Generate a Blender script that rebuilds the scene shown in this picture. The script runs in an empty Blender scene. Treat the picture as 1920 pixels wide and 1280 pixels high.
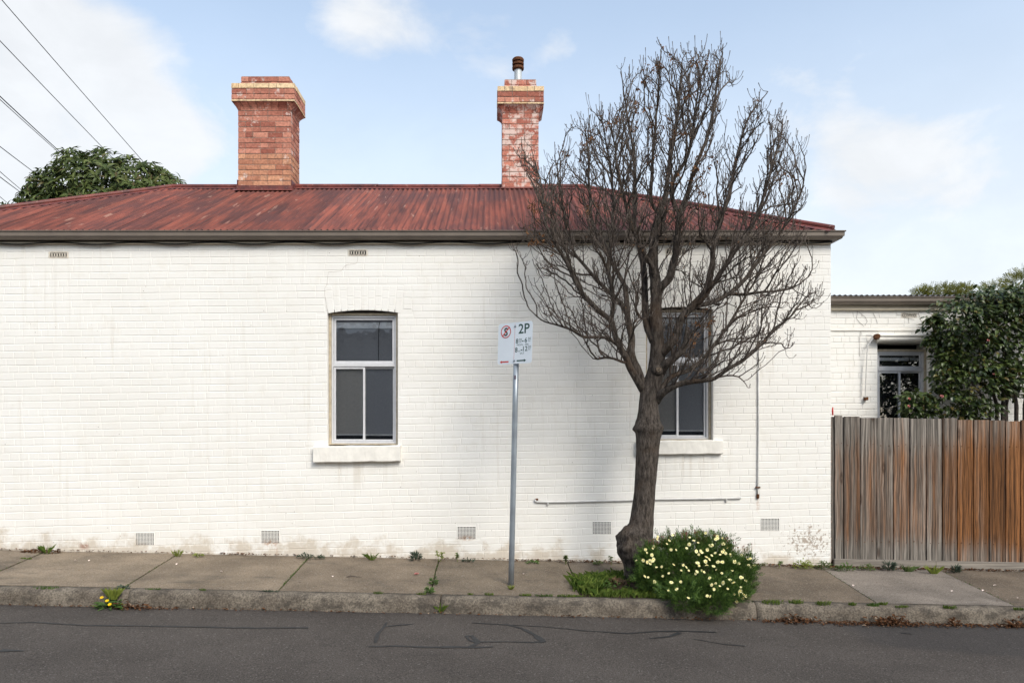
import bpy, math, random
import numpy as np
from mathutils import Vector, Matrix, noise as mnoise

random.seed(7)
rng = np.random.default_rng(7)
SC = bpy.context.scene
COL = SC.collection
PI = math.pi

# ------------------------------------------------------------------ camera, sky, sun, exposure
EYE = 1.95                       # camera height above the gutter of the road
FPX, VX, VY = 1280.0, 920.0, 785.0
cam_data = bpy.data.cameras.new('camera')
cam_data.sensor_width = 36.0
cam_data.lens = 24.0
cam_data.shift_x = 40.0 / 1920.0
cam_data.shift_y = 145.0 / 1920.0
cam_data.clip_end = 3000.0
cam = bpy.data.objects.new('camera', cam_data)
COL.objects.link(cam)
cam.location = (0, 0, EYE)
cam.rotation_euler = (PI / 2, 0, 0)
SC.camera = cam

SUN_EL, SUN_AZ = 42.0, 150.0     # azimuth clockwise from +Y (straight away from the camera)
_el, _az = math.radians(SUN_EL), math.radians(SUN_AZ)
to_sun = Vector((math.sin(_az) * math.cos(_el), math.cos(_az) * math.cos(_el), math.sin(_el)))
sun_data = bpy.data.lights.new('sun', 'SUN')
sun_data.energy = 1.4
sun_data.angle = math.radians(24)
sun_data.color = (1.0, 0.945, 0.865)
sun = bpy.data.objects.new('sun', sun_data)
COL.objects.link(sun)
sun.location = (3, -6, 20)
sun.rotation_euler = (-to_sun).to_track_quat('-Z', 'Y').to_euler()

SC.view_settings.view_transform = 'Standard'
SC.view_settings.look = 'None'
SC.view_settings.exposure = 0.97
SC.view_settings.gamma = 1.0
SC.view_settings.use_curve_mapping = False


class NT:
    """small helper to write node trees"""
    def __init__(self, tree):
        self.t = tree
        tree.nodes.clear()

    def n(self, kind, **kw):
        nd = self.t.nodes.new('ShaderNode' + kind)
        for k, v in kw.items():
            setattr(nd, k, v)
        return nd

    def link(self, a, b):
        self.t.links.new(a, b)

    def put(self, sock, v):
        if hasattr(v, 'links') or hasattr(v, 'is_linked'):
            self.link(v, sock)
        elif isinstance(v, (tuple, list)) and len(v) == 3 and sock.type == 'RGBA':
            sock.default_value = (*v, 1.0)
        else:
            sock.default_value = v

    def math(self, op, a, b=None, c=None, clamp=False):
        nd = self.n('Math', operation=op, use_clamp=clamp)
        self.put(nd.inputs[0], a)
        if b is not None:
            self.put(nd.inputs[1], b)
        if c is not None:
            self.put(nd.inputs[2], c)
        return nd.outputs[0]

    def vmath(self, op, a, b=None):
        nd = self.n('VectorMath', operation=op)
        self.put(nd.inputs[0], a)
        if b is not None:
            self.put(nd.inputs[1], b)
        return nd.outputs['Value'] if op in ('DOT_PRODUCT', 'LENGTH', 'DISTANCE') else nd.outputs[0]

    def mix(self, fac, a, b, blend='MIX'):
        nd = self.n('MixRGB', blend_type=blend)
        self.put(nd.inputs[0], fac)
        self.put(nd.inputs[1], a)
        self.put(nd.inputs[2], b)
        return nd.outputs[0]

    def ramp(self, v, lo, hi, a=0.0, b=1.0):
        nd = self.n('MapRange', interpolation_type='SMOOTHSTEP')
        self.put(nd.inputs['Value'], v)
        self.put(nd.inputs['From Min'], lo)
        self.put(nd.inputs['From Max'], hi)
        self.put(nd.inputs['To Min'], a)
        self.put(nd.inputs['To Max'], b)
        return nd.outputs['Result']

    def noise(self, vec, scale, detail=3.0, rough=0.55, dist=0.0):
        nd = self.n('TexNoise')
        if vec is not None:
            self.link(vec, nd.inputs['Vector'])
        nd.inputs['Scale'].default_value = scale
        nd.inputs['Detail'].default_value = detail
        nd.inputs['Roughness'].default_value = rough
        nd.inputs['Distortion'].default_value = dist
        return nd.outputs[0]

    def voro(self, vec, scale, out='Distance', feature='F1'):
        nd = self.n('TexVoronoi', feature=feature)
        self.link(vec, nd.inputs['Vector'])
        nd.inputs['Scale'].default_value = scale
        return nd.outputs[out]

    def mapping(self, vec, scale=(1, 1, 1), loc=(0, 0, 0)):
        nd = self.n('Mapping')
        self.link(vec, nd.inputs['Vector'])
        nd.inputs['Scale'].default_value = scale
        nd.inputs['Location'].default_value = loc
        return nd.outputs[0]

    def pos(self):
        return self.n('NewGeometry').outputs['Position']

    def sep(self, vec):
        nd = self.n('SeparateXYZ')
        self.link(vec, nd.inputs[0])
        return nd.outputs

    def principled(self, color, rough=0.8, spec=0.3, bump=None, bump_strength=0.2, bump_dist=0.01, metallic=0.0, **extra):
        p = self.n('BsdfPrincipled')
        self.put(p.inputs['Base Color'], color)
        self.put(p.inputs['Roughness'], rough)
        self.put(p.inputs['Specular IOR Level'], spec)
        self.put(p.inputs['Metallic'], metallic)
        for k, v in extra.items():
            self.put(p.inputs[k.replace('_', ' ')], v)
        if bump is not None:
            b = self.n('Bump')
            self.put(b.inputs['Strength'], bump_strength)
            b.inputs['Distance'].default_value = bump_dist
            self.link(bump, b.inputs['Height'])
            self.link(b.outputs[0], p.inputs['Normal'])
        return p.outputs[0]

    def out(self, shader):
        o = self.n('OutputMaterial')
        self.link(shader, o.inputs['Surface'])


# sky: Nishita with soft broken cloud
world = bpy.data.worlds.new('World')
SC.world = world
world.use_nodes = True
w = NT(world.node_tree)
sky = w.n('TexSky', sky_type='NISHITA')
sky.sun_disc = False
sky.sun_elevation = math.radians(SUN_EL)
sky.sun_rotation = math.radians(SUN_AZ)
sky.air_density = 1.0
sky.dust_density = 1.6
sky.ozone_density = 1.0
gen = w.n('TexCoord').outputs['Generated']


def px_dir(px, py):
    return Vector(((px - VX) / FPX, 1.0, (VY - py) / FPX)).normalized()


n1 = w.noise(w.mapping(gen, (1.0, 1.0, 1.5)), 3.2, 7.0, 0.56, 0.25)
n2 = w.noise(w.mapping(gen, (1.0, 1.0, 1.7), (3.1, 1.7, 0.4)), 7.5, 6.0, 0.6, 0.3)
cover = None
for (px, py, rad, amp) in [(110, 190, 0.25, 1.0), (30, 330, 0.24, 0.9), (230, 260, 0.10, 0.55), (-150, 120, 0.30, 0.9), (420, 240, 0.10, 0.42), (725, 60, 0.11, 0.50),
                           (660, 5, 0.13, 0.42), (960, 110, 0.13, 0.66), (1060, 80, 0.06, 0.5), (1570, 270, 0.17, 0.55), (1640, 380, 0.15, 0.5), (1480, 190, 0.12, 0.4),
                           (640, 320, 0.10, 0.5), (1880, 330, 0.12, 0.45), (330, 310, 0.12, 0.5), (1800, 480, 0.25, 0.4), (850, 10, 0.10, 0.4)]:
    d = px_dir(px, py)
    dist = w.vmath('DISTANCE', gen, (d.x, d.y, d.z))
    g = w.ramp(dist, 0.0, rad, amp, 0.0)
    cover = g if cover is None else w.math('ADD', cover, g)
cover = w.math('MINIMUM', cover, 1.1)
dens = w.math('ADD', w.math('MULTIPLY', cover, 0.46), w.math('ADD', w.math('MULTIPLY', n1, 1.0), w.math('MULTIPLY', n2, 0.55)))
zz = w.sep(gen)[2]
cloud = w.ramp(dens, 0.86, 1.26, 0.0, 0.92)
horizon = w.ramp(zz, 0.12, 0.60, 0.80, 0.0)          # pale haze low in the sky
cloud = w.math('MAXIMUM', cloud, horizon)
cloud = w.math('MULTIPLY', cloud, w.ramp(zz, -0.05, 0.02))
shade = w.ramp(n2, 0.3, 0.75, 0.90, 1.0)
ctint = w.mix(1.0, (5.0, 5.1, 5.22), shade, 'MULTIPLY')
lift = w.mix(1.0, w.mix(1.0, sky.outputs[0], (1.13, 1.19, 1.12), 'MULTIPLY'), (1.15, 1.15, 1.15), 'ADD')
skymix = w.mix(cloud, lift, ctint)
bg = w.n('Background')
w.link(skymix, bg.inputs['Color'])
bg.inputs['Strength'].default_value = 0.1
wo = w.n('OutputWorld')
w.link(bg.outputs[0], wo.inputs['Surface'])


# ------------------------------------------------------------------ geometry helpers
def P(px, py, Y):
    """a place in the world: the ray of a photo pixel at depth Y"""
    return Vector(((px - VX) / FPX * Y, Y, EYE + (VY - py) / FPX * Y))


SLOPE = -0.0205                  # the street falls to the right


def ground_z(x, y):
    fall = SLOPE * (x - 0.26)
    if y > 6.66:
        return 0.218 + (y - 8.4) * 0.019 + fall
    return 0.036 + (6.66 - y) * 0.022 * (1 - max(0, (6.66 - y)) / 16.0) + fall


def ground_at(px, py, path=True):
    """point of the ground seen at a pixel"""
    Y = 7.5 if path else 6.0
    for _ in range(12):
        X = (px - VX) / FPX * Y
        zb = 0.218 + (Y - 8.4) * 0.019 + SLOPE * (X - 0.26) if path else ground_z(X, min(Y, 6.6))
        Y = FPX * (EYE - zb) / (py - VY)
    return Vector(((px - VX) / FPX * Y, Y, zb))


class MB:
    def __init__(self):
        self.v, self.f, self.m = [], [], []

    def add(self, vs, fs, mi=0):
        o = len(self.v)
        self.v.extend([tuple(p) for p in vs])
        self.f.extend([tuple(i + o for i in f) for f in fs])
        self.m.extend([mi] * len(fs))
        return self

    def box(self, x0, x1, y0, y1, z0, z1, mi=0):
        vs = [(x0, y0, z0), (x1, y0, z0), (x1, y1, z0), (x0, y1, z0), (x0, y0, z1), (x1, y0, z1), (x1, y1, z1), (x0, y1, z1)]
        return self.add(vs, [(0, 3, 2, 1), (4, 5, 6, 7), (0, 1, 5, 4), (1, 2, 6, 5), (2, 3, 7, 6), (3, 0, 4, 7)], mi)

    def cbox(self, x0, x1, y0, y1, z0, z1, c=0.004, mi=0):
        """box with chamfered edges towards the street (-Y)"""
        vs = []
        for (yy, k) in ((y1, 0), (y0 + c, 0), (y0, c)):
            vs += [(x0 + k, yy, z0 + k), (x1 - k, yy, z0 + k), (x1 - k, yy, z1 - k), (x0 + k, yy, z1 - k)]
        fs = [(3, 2, 1, 0)[::-1], (8, 9, 10, 11)]
        for r in (0, 4):
            for i in range(4):
                j = (i + 1) % 4
                fs.append((r + j, r + i, r + 4 + i, r + 4 + j)[::-1])
        return self.add(vs, fs, mi)

    def tube(self, pts, rad, sides=6, mi=0, cap=True, wob=None):
        pts = [Vector(p) for p in pts]
        if not hasattr(rad, '__len__'):
            rad = [rad] * len(pts)
        n = len(pts)
        vs, fs = [], []
        ref = None
        for i, p in enumerate(pts):
            t = (pts[min(i + 1, n - 1)] - pts[max(i - 1, 0)])
            if t.length < 1e-9:
                t = Vector((0, 0, 1))
            t.normalize()
            if ref is None:
                ref = t.orthogonal().normalized()
            ref = (ref - t * ref.dot(t))
            if ref.length < 1e-6:
                ref = t.orthogonal()
            ref.normalize()
            b = t.cross(ref)
            for s in range(sides):
                a = 2 * PI * s / sides
                q = p + (ref * math.cos(a) + b * math.sin(a)) * rad[i]
                if wob:
                    q = wob(q, p, rad[i])
                vs.append(q)
        for i in range(n - 1):
            for s in range(sides):
                s2 = (s + 1) % sides
                fs.append((i * sides + s, i * sides + s2, (i + 1) * sides + s2, (i + 1) * sides + s))
        if cap:
            fs.append(tuple(range(sides - 1, -1, -1)))
            fs.append(tuple((n - 1) * sides + s for s in range(sides)))
        return self.add(vs, fs, mi)

    def lathe(self, cx, cy, prof, sides=20, mi=0):
        """prof = [(radius, z)...] turned about a vertical axis"""
        vs, fs = [], []
        for (r, z) in prof:
            for s in range(sides):
                a = 2 * PI * s / sides
                vs.append((cx + r * math.cos(a), cy + r * math.sin(a), z))
        for i in range(len(prof) - 1):
            for s in range(sides):
                s2 = (s + 1) % sides
                fs.append((i * sides + s, i * sides + s2, (i + 1) * sides + s2, (i + 1) * sides + s))
        fs.append(tuple(range(sides - 1, -1, -1)))
        fs.append(tuple((len(prof) - 1) * sides + s for s in range(sides)))
        return self.add(vs, fs, mi)

    def sweep_x(self, prof, x0, x1, mi=0):
        """closed (y,z) profile pulled along X"""
        n = len(prof)
        vs = [(x0, y, z) for y, z in prof] + [(x1, y, z) for y, z in prof]
        fs = [(i, (i + 1) % n, n + (i + 1) % n, n + i) for i in range(n)]
        fs += [tuple(range(n - 1, -1, -1)), tuple(range(n, 2 * n))]
        return self.add(vs, fs, mi)

    def mesh(self, name, mats, smooth=False):
        me = bpy.data.meshes.new(name)
        me.from_pydata(self.v, [], self.f)
        for m in (mats if isinstance(mats, (list, tuple)) else [mats]):
            me.materials.append(m)
        if any(self.m):
            me.polygons.foreach_set('material_index', self.m)
        if smooth:
            me.polygons.foreach_set('use_smooth', [True] * len(me.polygons))
        me.update()
        return me


def origin_of(o):
    p = Vector((0, 0, 0))
    while o is not None:
        p = p + o.location
        o = o.parent
    return p


def put(name, me, parent=None, at=None, rot=None, scale=None, color=None):
    """link one mesh object; `at` is a world place, default the world origin"""
    o = bpy.data.objects.new(name, me)
    COL.objects.link(o)
    base = Vector((0, 0, 0))
    if parent is not None:
        o.parent = parent
        base = origin_of(parent)
    o.location = (Vector(at) if at is not None else Vector((0, 0, 0))) - base
    if rot is not None:
        o.rotation_euler = rot
    if scale is not None:
        o.scale = scale
    if color is not None:
        o.color = (*color, 1.0) if len(color) == 3 else color
    return o


def tag(o, label=None, category=None, group=None, kind=None):
    if label:
        o['label'] = label
    if category:
        o['category'] = category
    if group:
        o['group'] = group
    if kind:
        o['kind'] = kind
    return o


def thing(name, label, category, at, group=None):
    o = bpy.data.objects.new(name, None)
    COL.objects.link(o)
    o.empty_display_size = 0.2
    o.location = at
    return tag(o, label, category, group)


def lerp_table(x, tab):
    return float(np.interp(x, [t[0] for t in tab], [t[1] for t in tab]))


# ------------------------------------------------------------------ materials
def material(name, build):
    m = bpy.data.materials.new(name)
    m.use_nodes = True
    build(NT(m.node_tree))
    return m


def plain(name, color, rough=0.6, spec=0.3, metallic=0.0, var=0.12, scale=9.0, bump=0.0):
    def b(t):
        p = t.pos()
        n = t.noise(p, scale, 4.0)
        c = t.mix(1.0, color, t.ramp(n, 0.25, 0.75, 1 - var, 1 + var), 'MULTIPLY')
        t.out(t.principled(c, rough, spec, n if bump else None, bump, 0.01, metallic))
    return material(name, b)


def blob(t, pos, c, r, amp=1.0):
    """soft round mask about a world place"""
    d = t.vmath('LENGTH', t.vmath('DIVIDE', t.vmath('SUBTRACT', pos, tuple(c)), tuple(r)))
    return t.ramp(d, 0.0, 1.0, amp, 0.0)


WY = 8.4                          # street face of the house
VENTS_LOW = [(272, 1010), (507, 1005.5), (875, 998), (1128.5, 989), (1444, 982.5)]


def b_paint(t):
    p = t.pos()
    s = t.sep(p)
    big = t.noise(t.mapping(p, (1, 1, 1.6)), 0.9, 4.0, 0.6)
    mid = t.noise(p, 6.0, 5.0, 0.6)
    fine = t.noise(p, 70.0, 3.0, 0.6)
    grain = t.noise(p, 260.0, 2.0, 0.5)
    col = t.mix(t.ramp(big, 0.3, 0.7), (0.785, 0.763, 0.718), (0.825, 0.806, 0.766))
    col = t.mix(t.ramp(mid, 0.5, 0.75, 0.0, 0.35), col, (0.725, 0.685, 0.615))
    # grime and splash along the foot of the wall
    foot = t.math('SUBTRACT', s[2], t.math('MULTIPLY_ADD', t.math('SUBTRACT', s[0], 0.26), SLOPE, 0.218))
    low = t.ramp(t.math('ADD', foot, t.math('MULTIPLY', t.math('SUBTRACT', t.noise(p, 4.0, 5.0, 0.65), 0.5), 0.9)), 0.0, 0.20, 0.7, 0.0)
    col = t.mix(low, col, (0.52, 0.44, 0.34))
    rain = t.noise(t.mapping(p, (15.0, 1.0, 0.55)), 1.0, 4.0, 0.6)
    col = t.mix(t.math('MULTIPLY', t.ramp(rain, 0.54, 0.72, 0.0, 0.30), t.ramp(big, 0.40, 0.62)), col, (0.60, 0.55, 0.47))
    for W_ in ((680, 882, 0.62), (1272, 872, 0.6)):
        sm = t.math('MULTIPLY', blob(t, p, P(W_[0], W_[1], WY), (W_[2], 0.4, 0.34)), t.ramp(rain, 0.42, 0.62, 0.0, 0.4))
        col = t.mix(sm, col, (0.55, 0.49, 0.40))
    # little holes and chips
    v = t.voro(p, 11.0)
    chip = t.math('MULTIPLY', t.ramp(v, 0.03, 0.075, 1.0, 0.0), t.ramp(t.noise(p, 2.3, 2.0), 0.53, 0.58))
    col = t.mix(t.math('MULTIPLY', chip, 0.85), col, (0.16, 0.12, 0.09))
    # flaked corner by the fence
    c = P(1515, 1015, WY)
    m = blob(t, p, c, (0.62, 0.6, 0.42))
    fl = t.ramp(t.math('ADD', t.noise(p, 20.0, 6.0, 0.75), t.math('MULTIPLY', m, 0.19)), 0.655, 0.71)
    fl = t.math('MULTIPLY', fl, t.ramp(m, 0.03, 0.2))
    col = t.mix(t.math('MULTIPLY', fl, 0.75), col, (0.30, 0.22, 0.155))
    # rust under two vents and the pipe end
    for (px, py, rx, rz, a) in [(507, 1017, 0.14, 0.07, 0.8), (518, 1030, 0.035, 0.14, 0.5), (875, 1008, 0.14, 0.05, 0.8), (1421, 944, 0.04, 0.16, 0.35), (1266, 490, 0.1, 0.1, 0.2)]:
        m = blob(t, p, P(px, py, WY), (rx, 0.4, rz))
        m = t.math('MULTIPLY', t.math('MULTIPLY', m, a), t.ramp(t.noise(p, 30.0, 3.0), 0.35, 0.6))
        col = t.mix(m, col, (0.36, 0.15, 0.035))
    c = P(158, 1023, WY)
    m = t.math('MULTIPLY', blob(t, p, c, (0.1, 0.4, 0.07)), t.ramp(t.noise(p, 26.0, 3.0), 0.42, 0.5))
    col = t.mix(m, col, (0.36, 0.22, 0.17))
    h = t.math('ADD', t.math('MULTIPLY', fine, 0.7), t.math('ADD', t.math('MULTIPLY', grain, 0.25), t.math('MULTIPLY', mid, 1.2)))
    h = t.math('SUBTRACT', h, t.math('MULTIPLY', fl, 0.8))
    t.out(t.principled(col, 0.62, 0.28, h, 0.32, 0.006))


M_PAINT = material('cream_painted_brick', b_paint)
M_SILL = plain('painted_sill', (0.80, 0.77, 0.71), 0.6, 0.3, 0, 0.06, 14, 0.25)
M_FASCIA = plain('cream_fascia', (0.55, 0.48, 0.37), 0.55, 0.3, 0, 0.10, 7)
M_GUTTER = plain('brown_gutter', (0.155, 0.125, 0.10), 0.4, 0.4, 0, 0.10, 5)
M_ALU = plain('grey_aluminium', (0.60, 0.60, 0.615), 0.38, 0.5, 0, 0.05, 20)
M_TIMBER_TRIM = plain('weathered_trim', (0.46, 0.39, 0.29), 0.6, 0.3, 0, 0.2, 18, 0.2)
M_DARK = plain('dark_inside', (0.012, 0.012, 0.014), 0.9, 0.1)  # near-black colour stands in for unlit depth behind windows and vents
M_BLIND = plain('grey_blind', (0.42, 0.43, 0.46), 0.85, 0.1, 0, 0.05, 40)
M_SCREEN = plain('insect_screen', (0.60, 0.575, 0.54), 0.9, 0.1, 0, 0.08, 60)
M_RAIL = plain('blind_rail', (0.90, 0.91, 0.92), 0.5, 0.3)
M_EAVE_SHADE = plain('eave_shade_brown', (0.045, 0.036, 0.029), 0.6, 0.2, 0, 0.15, 8)  # brown darkened so its colour carries the shadow under the gutter
M_CABLE = plain('black_cable', (0.02, 0.018, 0.018), 0.6, 0.3)
M_CONDUIT = plain('grey_conduit', (0.55, 0.54, 0.525), 0.5, 0.4, 0, 0.12, 8)
M_RUST = plain('rust', (0.11, 0.045, 0.02), 0.85, 0.2, 0, 0.4, 40, 0.3)
M_GALV = plain('galvanised_steel', (0.30, 0.335, 0.37), 0.38, 0.5, 0.45, 0.16, 6)
M_FLUE = plain('grey_flue', (0.50, 0.53, 0.54), 0.45, 0.4, 0.2, 0.1, 20)
M_TERRA = plain('painted_vent', (0.72, 0.66, 0.57), 0.7, 0.2, 0, 0.1, 30)


def b_glass(t):
    wav = t.noise(t.mapping(t.pos(), (5.0, 5.0, 3.0)), 1.0, 2.0)
    bmp = t.n('Bump')
    bmp.inputs['Strength'].default_value = 0.25
    bmp.inputs['Distance'].default_value = 0.01
    t.link(wav, bmp.inputs['Height'])
    fr = t.n('Fresnel')
    fr.inputs['IOR'].default_value = 1.5
    gl = t.n('BsdfGlossy')
    gl.inputs['Roughness'].default_value = 0.01
    gl.inputs['Color'].default_value = (1, 1, 1, 1)
    t.link(bmp.outputs[0], gl.inputs['Normal'])
    tr = t.n('BsdfTransparent')
    tr.inputs['Color'].default_value = (0.94, 0.94, 0.94, 1)
    mx = t.n('MixShader')
    t.link(t.math('MULTIPLY', fr.outputs[0], 2.4, clamp=True), mx.inputs[0])
    t.link(tr.outputs[0], mx.inputs[1])
    t.link(gl.outputs[0], mx.inputs[2])
    t.out(mx.outputs[0])


M_GLASS = material('window_glass', b_glass)


def b_roof(t):
    p = t.pos()
    oi = t.n('ObjectInfo').outputs['Random']
    off = t.n('CombineXYZ')
    t.link(t.math('MULTIPLY', oi, 40.0), off.inputs[2])
    q = t.vmath('ADD', p, off.outputs[0])
    st = t.noise(t.mapping(q, (11.0, 0.9, 0.9)), 1.0, 5.0, 0.65)
    st2 = t.noise(t.mapping(p, (13.16, 0.35, 0.35)), 1.0, 3.0, 0.6)
    big = t.noise(p, 0.8, 4.0, 0.6)
    pat = t.noise(p, 4.5, 6.0, 0.7)
    col = t.mix(t.ramp(st, 0.3, 0.7), (0.085, 0.040, 0.036), (0.26, 0.080, 0.056))
    col = t.mix(t.ramp(big, 0.42, 0.62, 0.0, 0.8), col, (0.105, 0.050, 0.047))
    col = t.mix(t.ramp(st2, 0.54, 0.68, 0.0, 0.6), col, (0.29, 0.092, 0.062))
    wear = t.math('MULTIPLY', t.ramp(pat, 0.55, 0.75), t.ramp(st, 0.45, 0.7))
    col = t.mix(t.math('MULTIPLY', wear, 0.7), col, (0.36, 0.17, 0.12))
    col = t.mix(t.ramp(t.noise(t.mapping(p, (16, 2.0, 2.0)), 1.0, 4.0), 0.63, 0.72, 0.0, 0.55), col, (0.42, 0.25, 0.19))
    sh = t.math('MULTIPLY_ADD', oi, 0.3, 0.85)
    col = t.mix(1.0, col, sh, 'MULTIPLY')
    t.out(t.principled(col, 0.72, 0.14, pat, 0.15, 0.004))


M_ROOF = material('red_corrugated_iron', b_roof)


def b_ridge(t):
    p = t.pos()
    n = t.noise(p, 5.0, 5.0, 0.65)
    col = t.mix(t.ramp(n, 0.3, 0.7), (0.085, 0.030, 0.028), (0.21, 0.055, 0.042))
    col = t.mix(t.ramp(t.noise(p, 18.0, 4.0), 0.6, 0.72, 0.0, 0.5), col, (0.38, 0.24, 0.19))
    t.out(t.principled(col, 0.5, 0.35))


M_RIDGE = material('ridge_capping', b_ridge)


def brick_mat(name, a, b, white=0.0):
    def f(t):
        p = t.pos()
        oi = t.n('ObjectInfo').outputs['Random']
        n = t.noise(p, 28.0, 5.0, 0.65)
        n2 = t.noise(p, 110.0, 3.0)
        col = t.mix(oi, a, b)
        col = t.mix(1.0, col, t.ramp(n, 0.25, 0.75, 0.72, 1.28), 'MULTIPLY')
        col = t.mix(t.ramp(t.noise(p, 8.0, 4.0), 0.58, 0.72, 0.0, 0.55), col, (0.17, 0.11, 0.085))
        w1 = t.ramp(t.math('ADD', t.noise(p, 6.0, 6.0, 0.7), white), 0.62, 0.72, 0.0, 0.75)
        col = t.mix(w1, col, (0.72, 0.60, 0.54))
        t.out(t.principled(col, 0.85, 0.2, n2, 0.4, 0.004))
    return material(name, f)


M_BRICK_RED = brick_mat('red_brick', (0.27, 0.088, 0.062), (0.53, 0.235, 0.165), 0.055)
M_BRICK_ORANGE = brick_mat('orange_brick', (0.34, 0.135, 0.085), (0.58, 0.30, 0.18), 0.045)
M_BRICK_CREAM = brick_mat('cream_brick', (0.63, 0.44, 0.25), (0.71, 0.54, 0.34), -0.08)
M_BRICK_PALE = brick_mat('salt_stained_brick', (0.31, 0.10, 0.072), (0.53, 0.21, 0.15), 0.16)
M_MORTAR = plain('mortar', (0.26, 0.20, 0.165), 0.9, 0.1, 0, 0.3, 40, 0.3)


def b_asphalt(t):
    p = t.pos()
    n = t.noise(p, 1.1, 4.0, 0.6)
    sp = t.n('TexVoronoi')
    t.link(p, sp.inputs['Vector'])
    sp.inputs['Scale'].default_value = 105.0
    r = t.sep(sp.outputs['Color'])[0]
    grit = t.noise(p, 95.0, 3.0, 0.65)
    col = t.mix(t.ramp(n, 0.3, 0.7), (0.056, 0.0475, 0.0415), (0.075, 0.064, 0.056))
    col = t.mix(1.0, col, t.ramp(grit, 0.3, 0.7, 0.5, 1.5), 'MULTIPLY')
    col = t.mix(t.ramp(r, 0.80, 1.0, 0.0, 0.36), col, (0.13, 0.12, 0.11))
    col = t.mix(t.ramp(r, 0.975, 0.995, 0.0, 0.35), col, (0.26, 0.24, 0.22))
    oil = t.ramp(t.noise(t.mapping(p, (0.5, 1.6, 1)), 2.6, 5.0, 0.65), 0.58, 0.75, 0.0, 0.45)
    col = t.mix(oil, col, (0.032, 0.028, 0.026))
    s = t.sep(p)
    # dusty wheel-free strip beside the kerb, and a newer patch to the right
    patch = t.math('MULTIPLY', t.ramp(s[0], 3.2, 3.5), t.ramp(t.math('ADD', s[1], t.math('MULTIPLY', s[0], 0.22)), 6.55, 6.75))
    col = t.mix(t.math('MULTIPLY', patch, 0.4), col, (0.03, 0.03, 0.032))
    t.out(t.principled(col, 0.88, 0.22, t.math('ADD', grit, r), 0.5, 0.006))


M_ASPHALT = material('asphalt', b_asphalt)
M_TAR = plain('tar_seal', (0.024, 0.024, 0.025), 0.62, 0.3, 0, 0.25, 20)


def b_concrete(t):
    p = t.pos()
    oc = t.n('ObjectInfo').outputs['Color']
    n = t.noise(p, 1.6, 5.0, 0.62)
    grit = t.noise(p, 120.0, 3.0, 0.65)
    sp = t.voro(p, 95.0, 'Color')
    r = t.sep(sp)[0]
    col = t.mix(1.0, oc, t.ramp(n, 0.25, 0.75, 0.72, 1.25), 'MULTIPLY')
    col = t.mix(1.0, col, t.ramp(grit, 0.28, 0.72, 0.62, 1.38), 'MULTIPLY')
    col = t.mix(t.ramp(r, 0.86, 1.0, 0.0, 0.4), col, (0.34, 0.31, 0.27))
    col = t.mix(t.ramp(r, 0.10, 0.0, 0.0, 0.5), col, (0.04, 0.035, 0.03))
    dirt = t.ramp(t.noise(t.mapping(p, (0.7, 1.4, 1)), 2.2, 5.0, 0.65, 0.4), 0.52, 0.72, 0.0, 0.55)
    col = t.mix(dirt, col, (0.075, 0.066, 0.055))
    t.out(t.principled(col, 0.92, 0.15, t.math('ADD', grit, n), 0.5, 0.006))


M_CONCRETE = material('weathered_concrete', b_concrete)


def b_kerb(t):
    p = t.pos()
    n = t.noise(p, 3.0, 5.0, 0.62)
    grit = t.noise(p, 60.0, 4.0, 0.7)
    col = t.mix(t.ramp(n, 0.3, 0.7), (0.105, 0.087, 0.069), (0.19, 0.162, 0.129))
    col = t.mix(1.0, col, t.ramp(grit, 0.3, 0.7, 0.55, 1.45), 'MULTIPLY')
    lich = t.ramp(t.noise(t.mapping(p, (1.0, 1, 1.6)), 7.0, 6.0, 0.7), 0.46, 0.64, 0.0, 0.7)
    col = t.mix(lich, col, (0.05, 0.044, 0.038))
    t.out(t.principled(col, 0.95, 0.12, grit, 0.7, 0.008))


M_KERB = material('old_kerb_concrete', b_kerb)
M_SOIL = plain('soil', (0.055, 0.038, 0.026), 0.95, 0.1, 0, 0.45, 25, 0.6)


def b_bark(t):
    p = t.pos()
    n = t.noise(t.mapping(p, (34, 34, 9.0)), 1.0, 7.0, 0.72)
    f = t.noise(t.mapping(p, (90, 90, 22.0)), 1.0, 3.0, 0.6)
    big = t.noise(p, 3.0, 3.0)
    col = t.mix(t.ramp(n, 0.33, 0.68), (0.032, 0.026, 0.022), (0.150, 0.124, 0.104))
    col = t.mix(t.ramp(big, 0.5, 0.72, 0.0, 0.6), col, (0.085, 0.055, 0.036))
    col = t.mix(t.ramp(f, 0.60, 0.72, 0.0, 0.45), col, (0.15, 0.13, 0.11))
    t.out(t.principled(col, 0.9, 0.15, t.math('ADD', n, t.math('MULTIPLY', f, 0.6)), 1.0, 0.035))


M_BARK = material('bark', b_bark)
M_TWIG = plain('twig_bark', (0.088, 0.070, 0.058), 0.85, 0.2, 0, 0.4, 12)
M_SCAR = plain('pruning_scar', (0.16, 0.125, 0.095), 0.9, 0.1, 0, 0.4, 60, 0.5)


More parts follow.
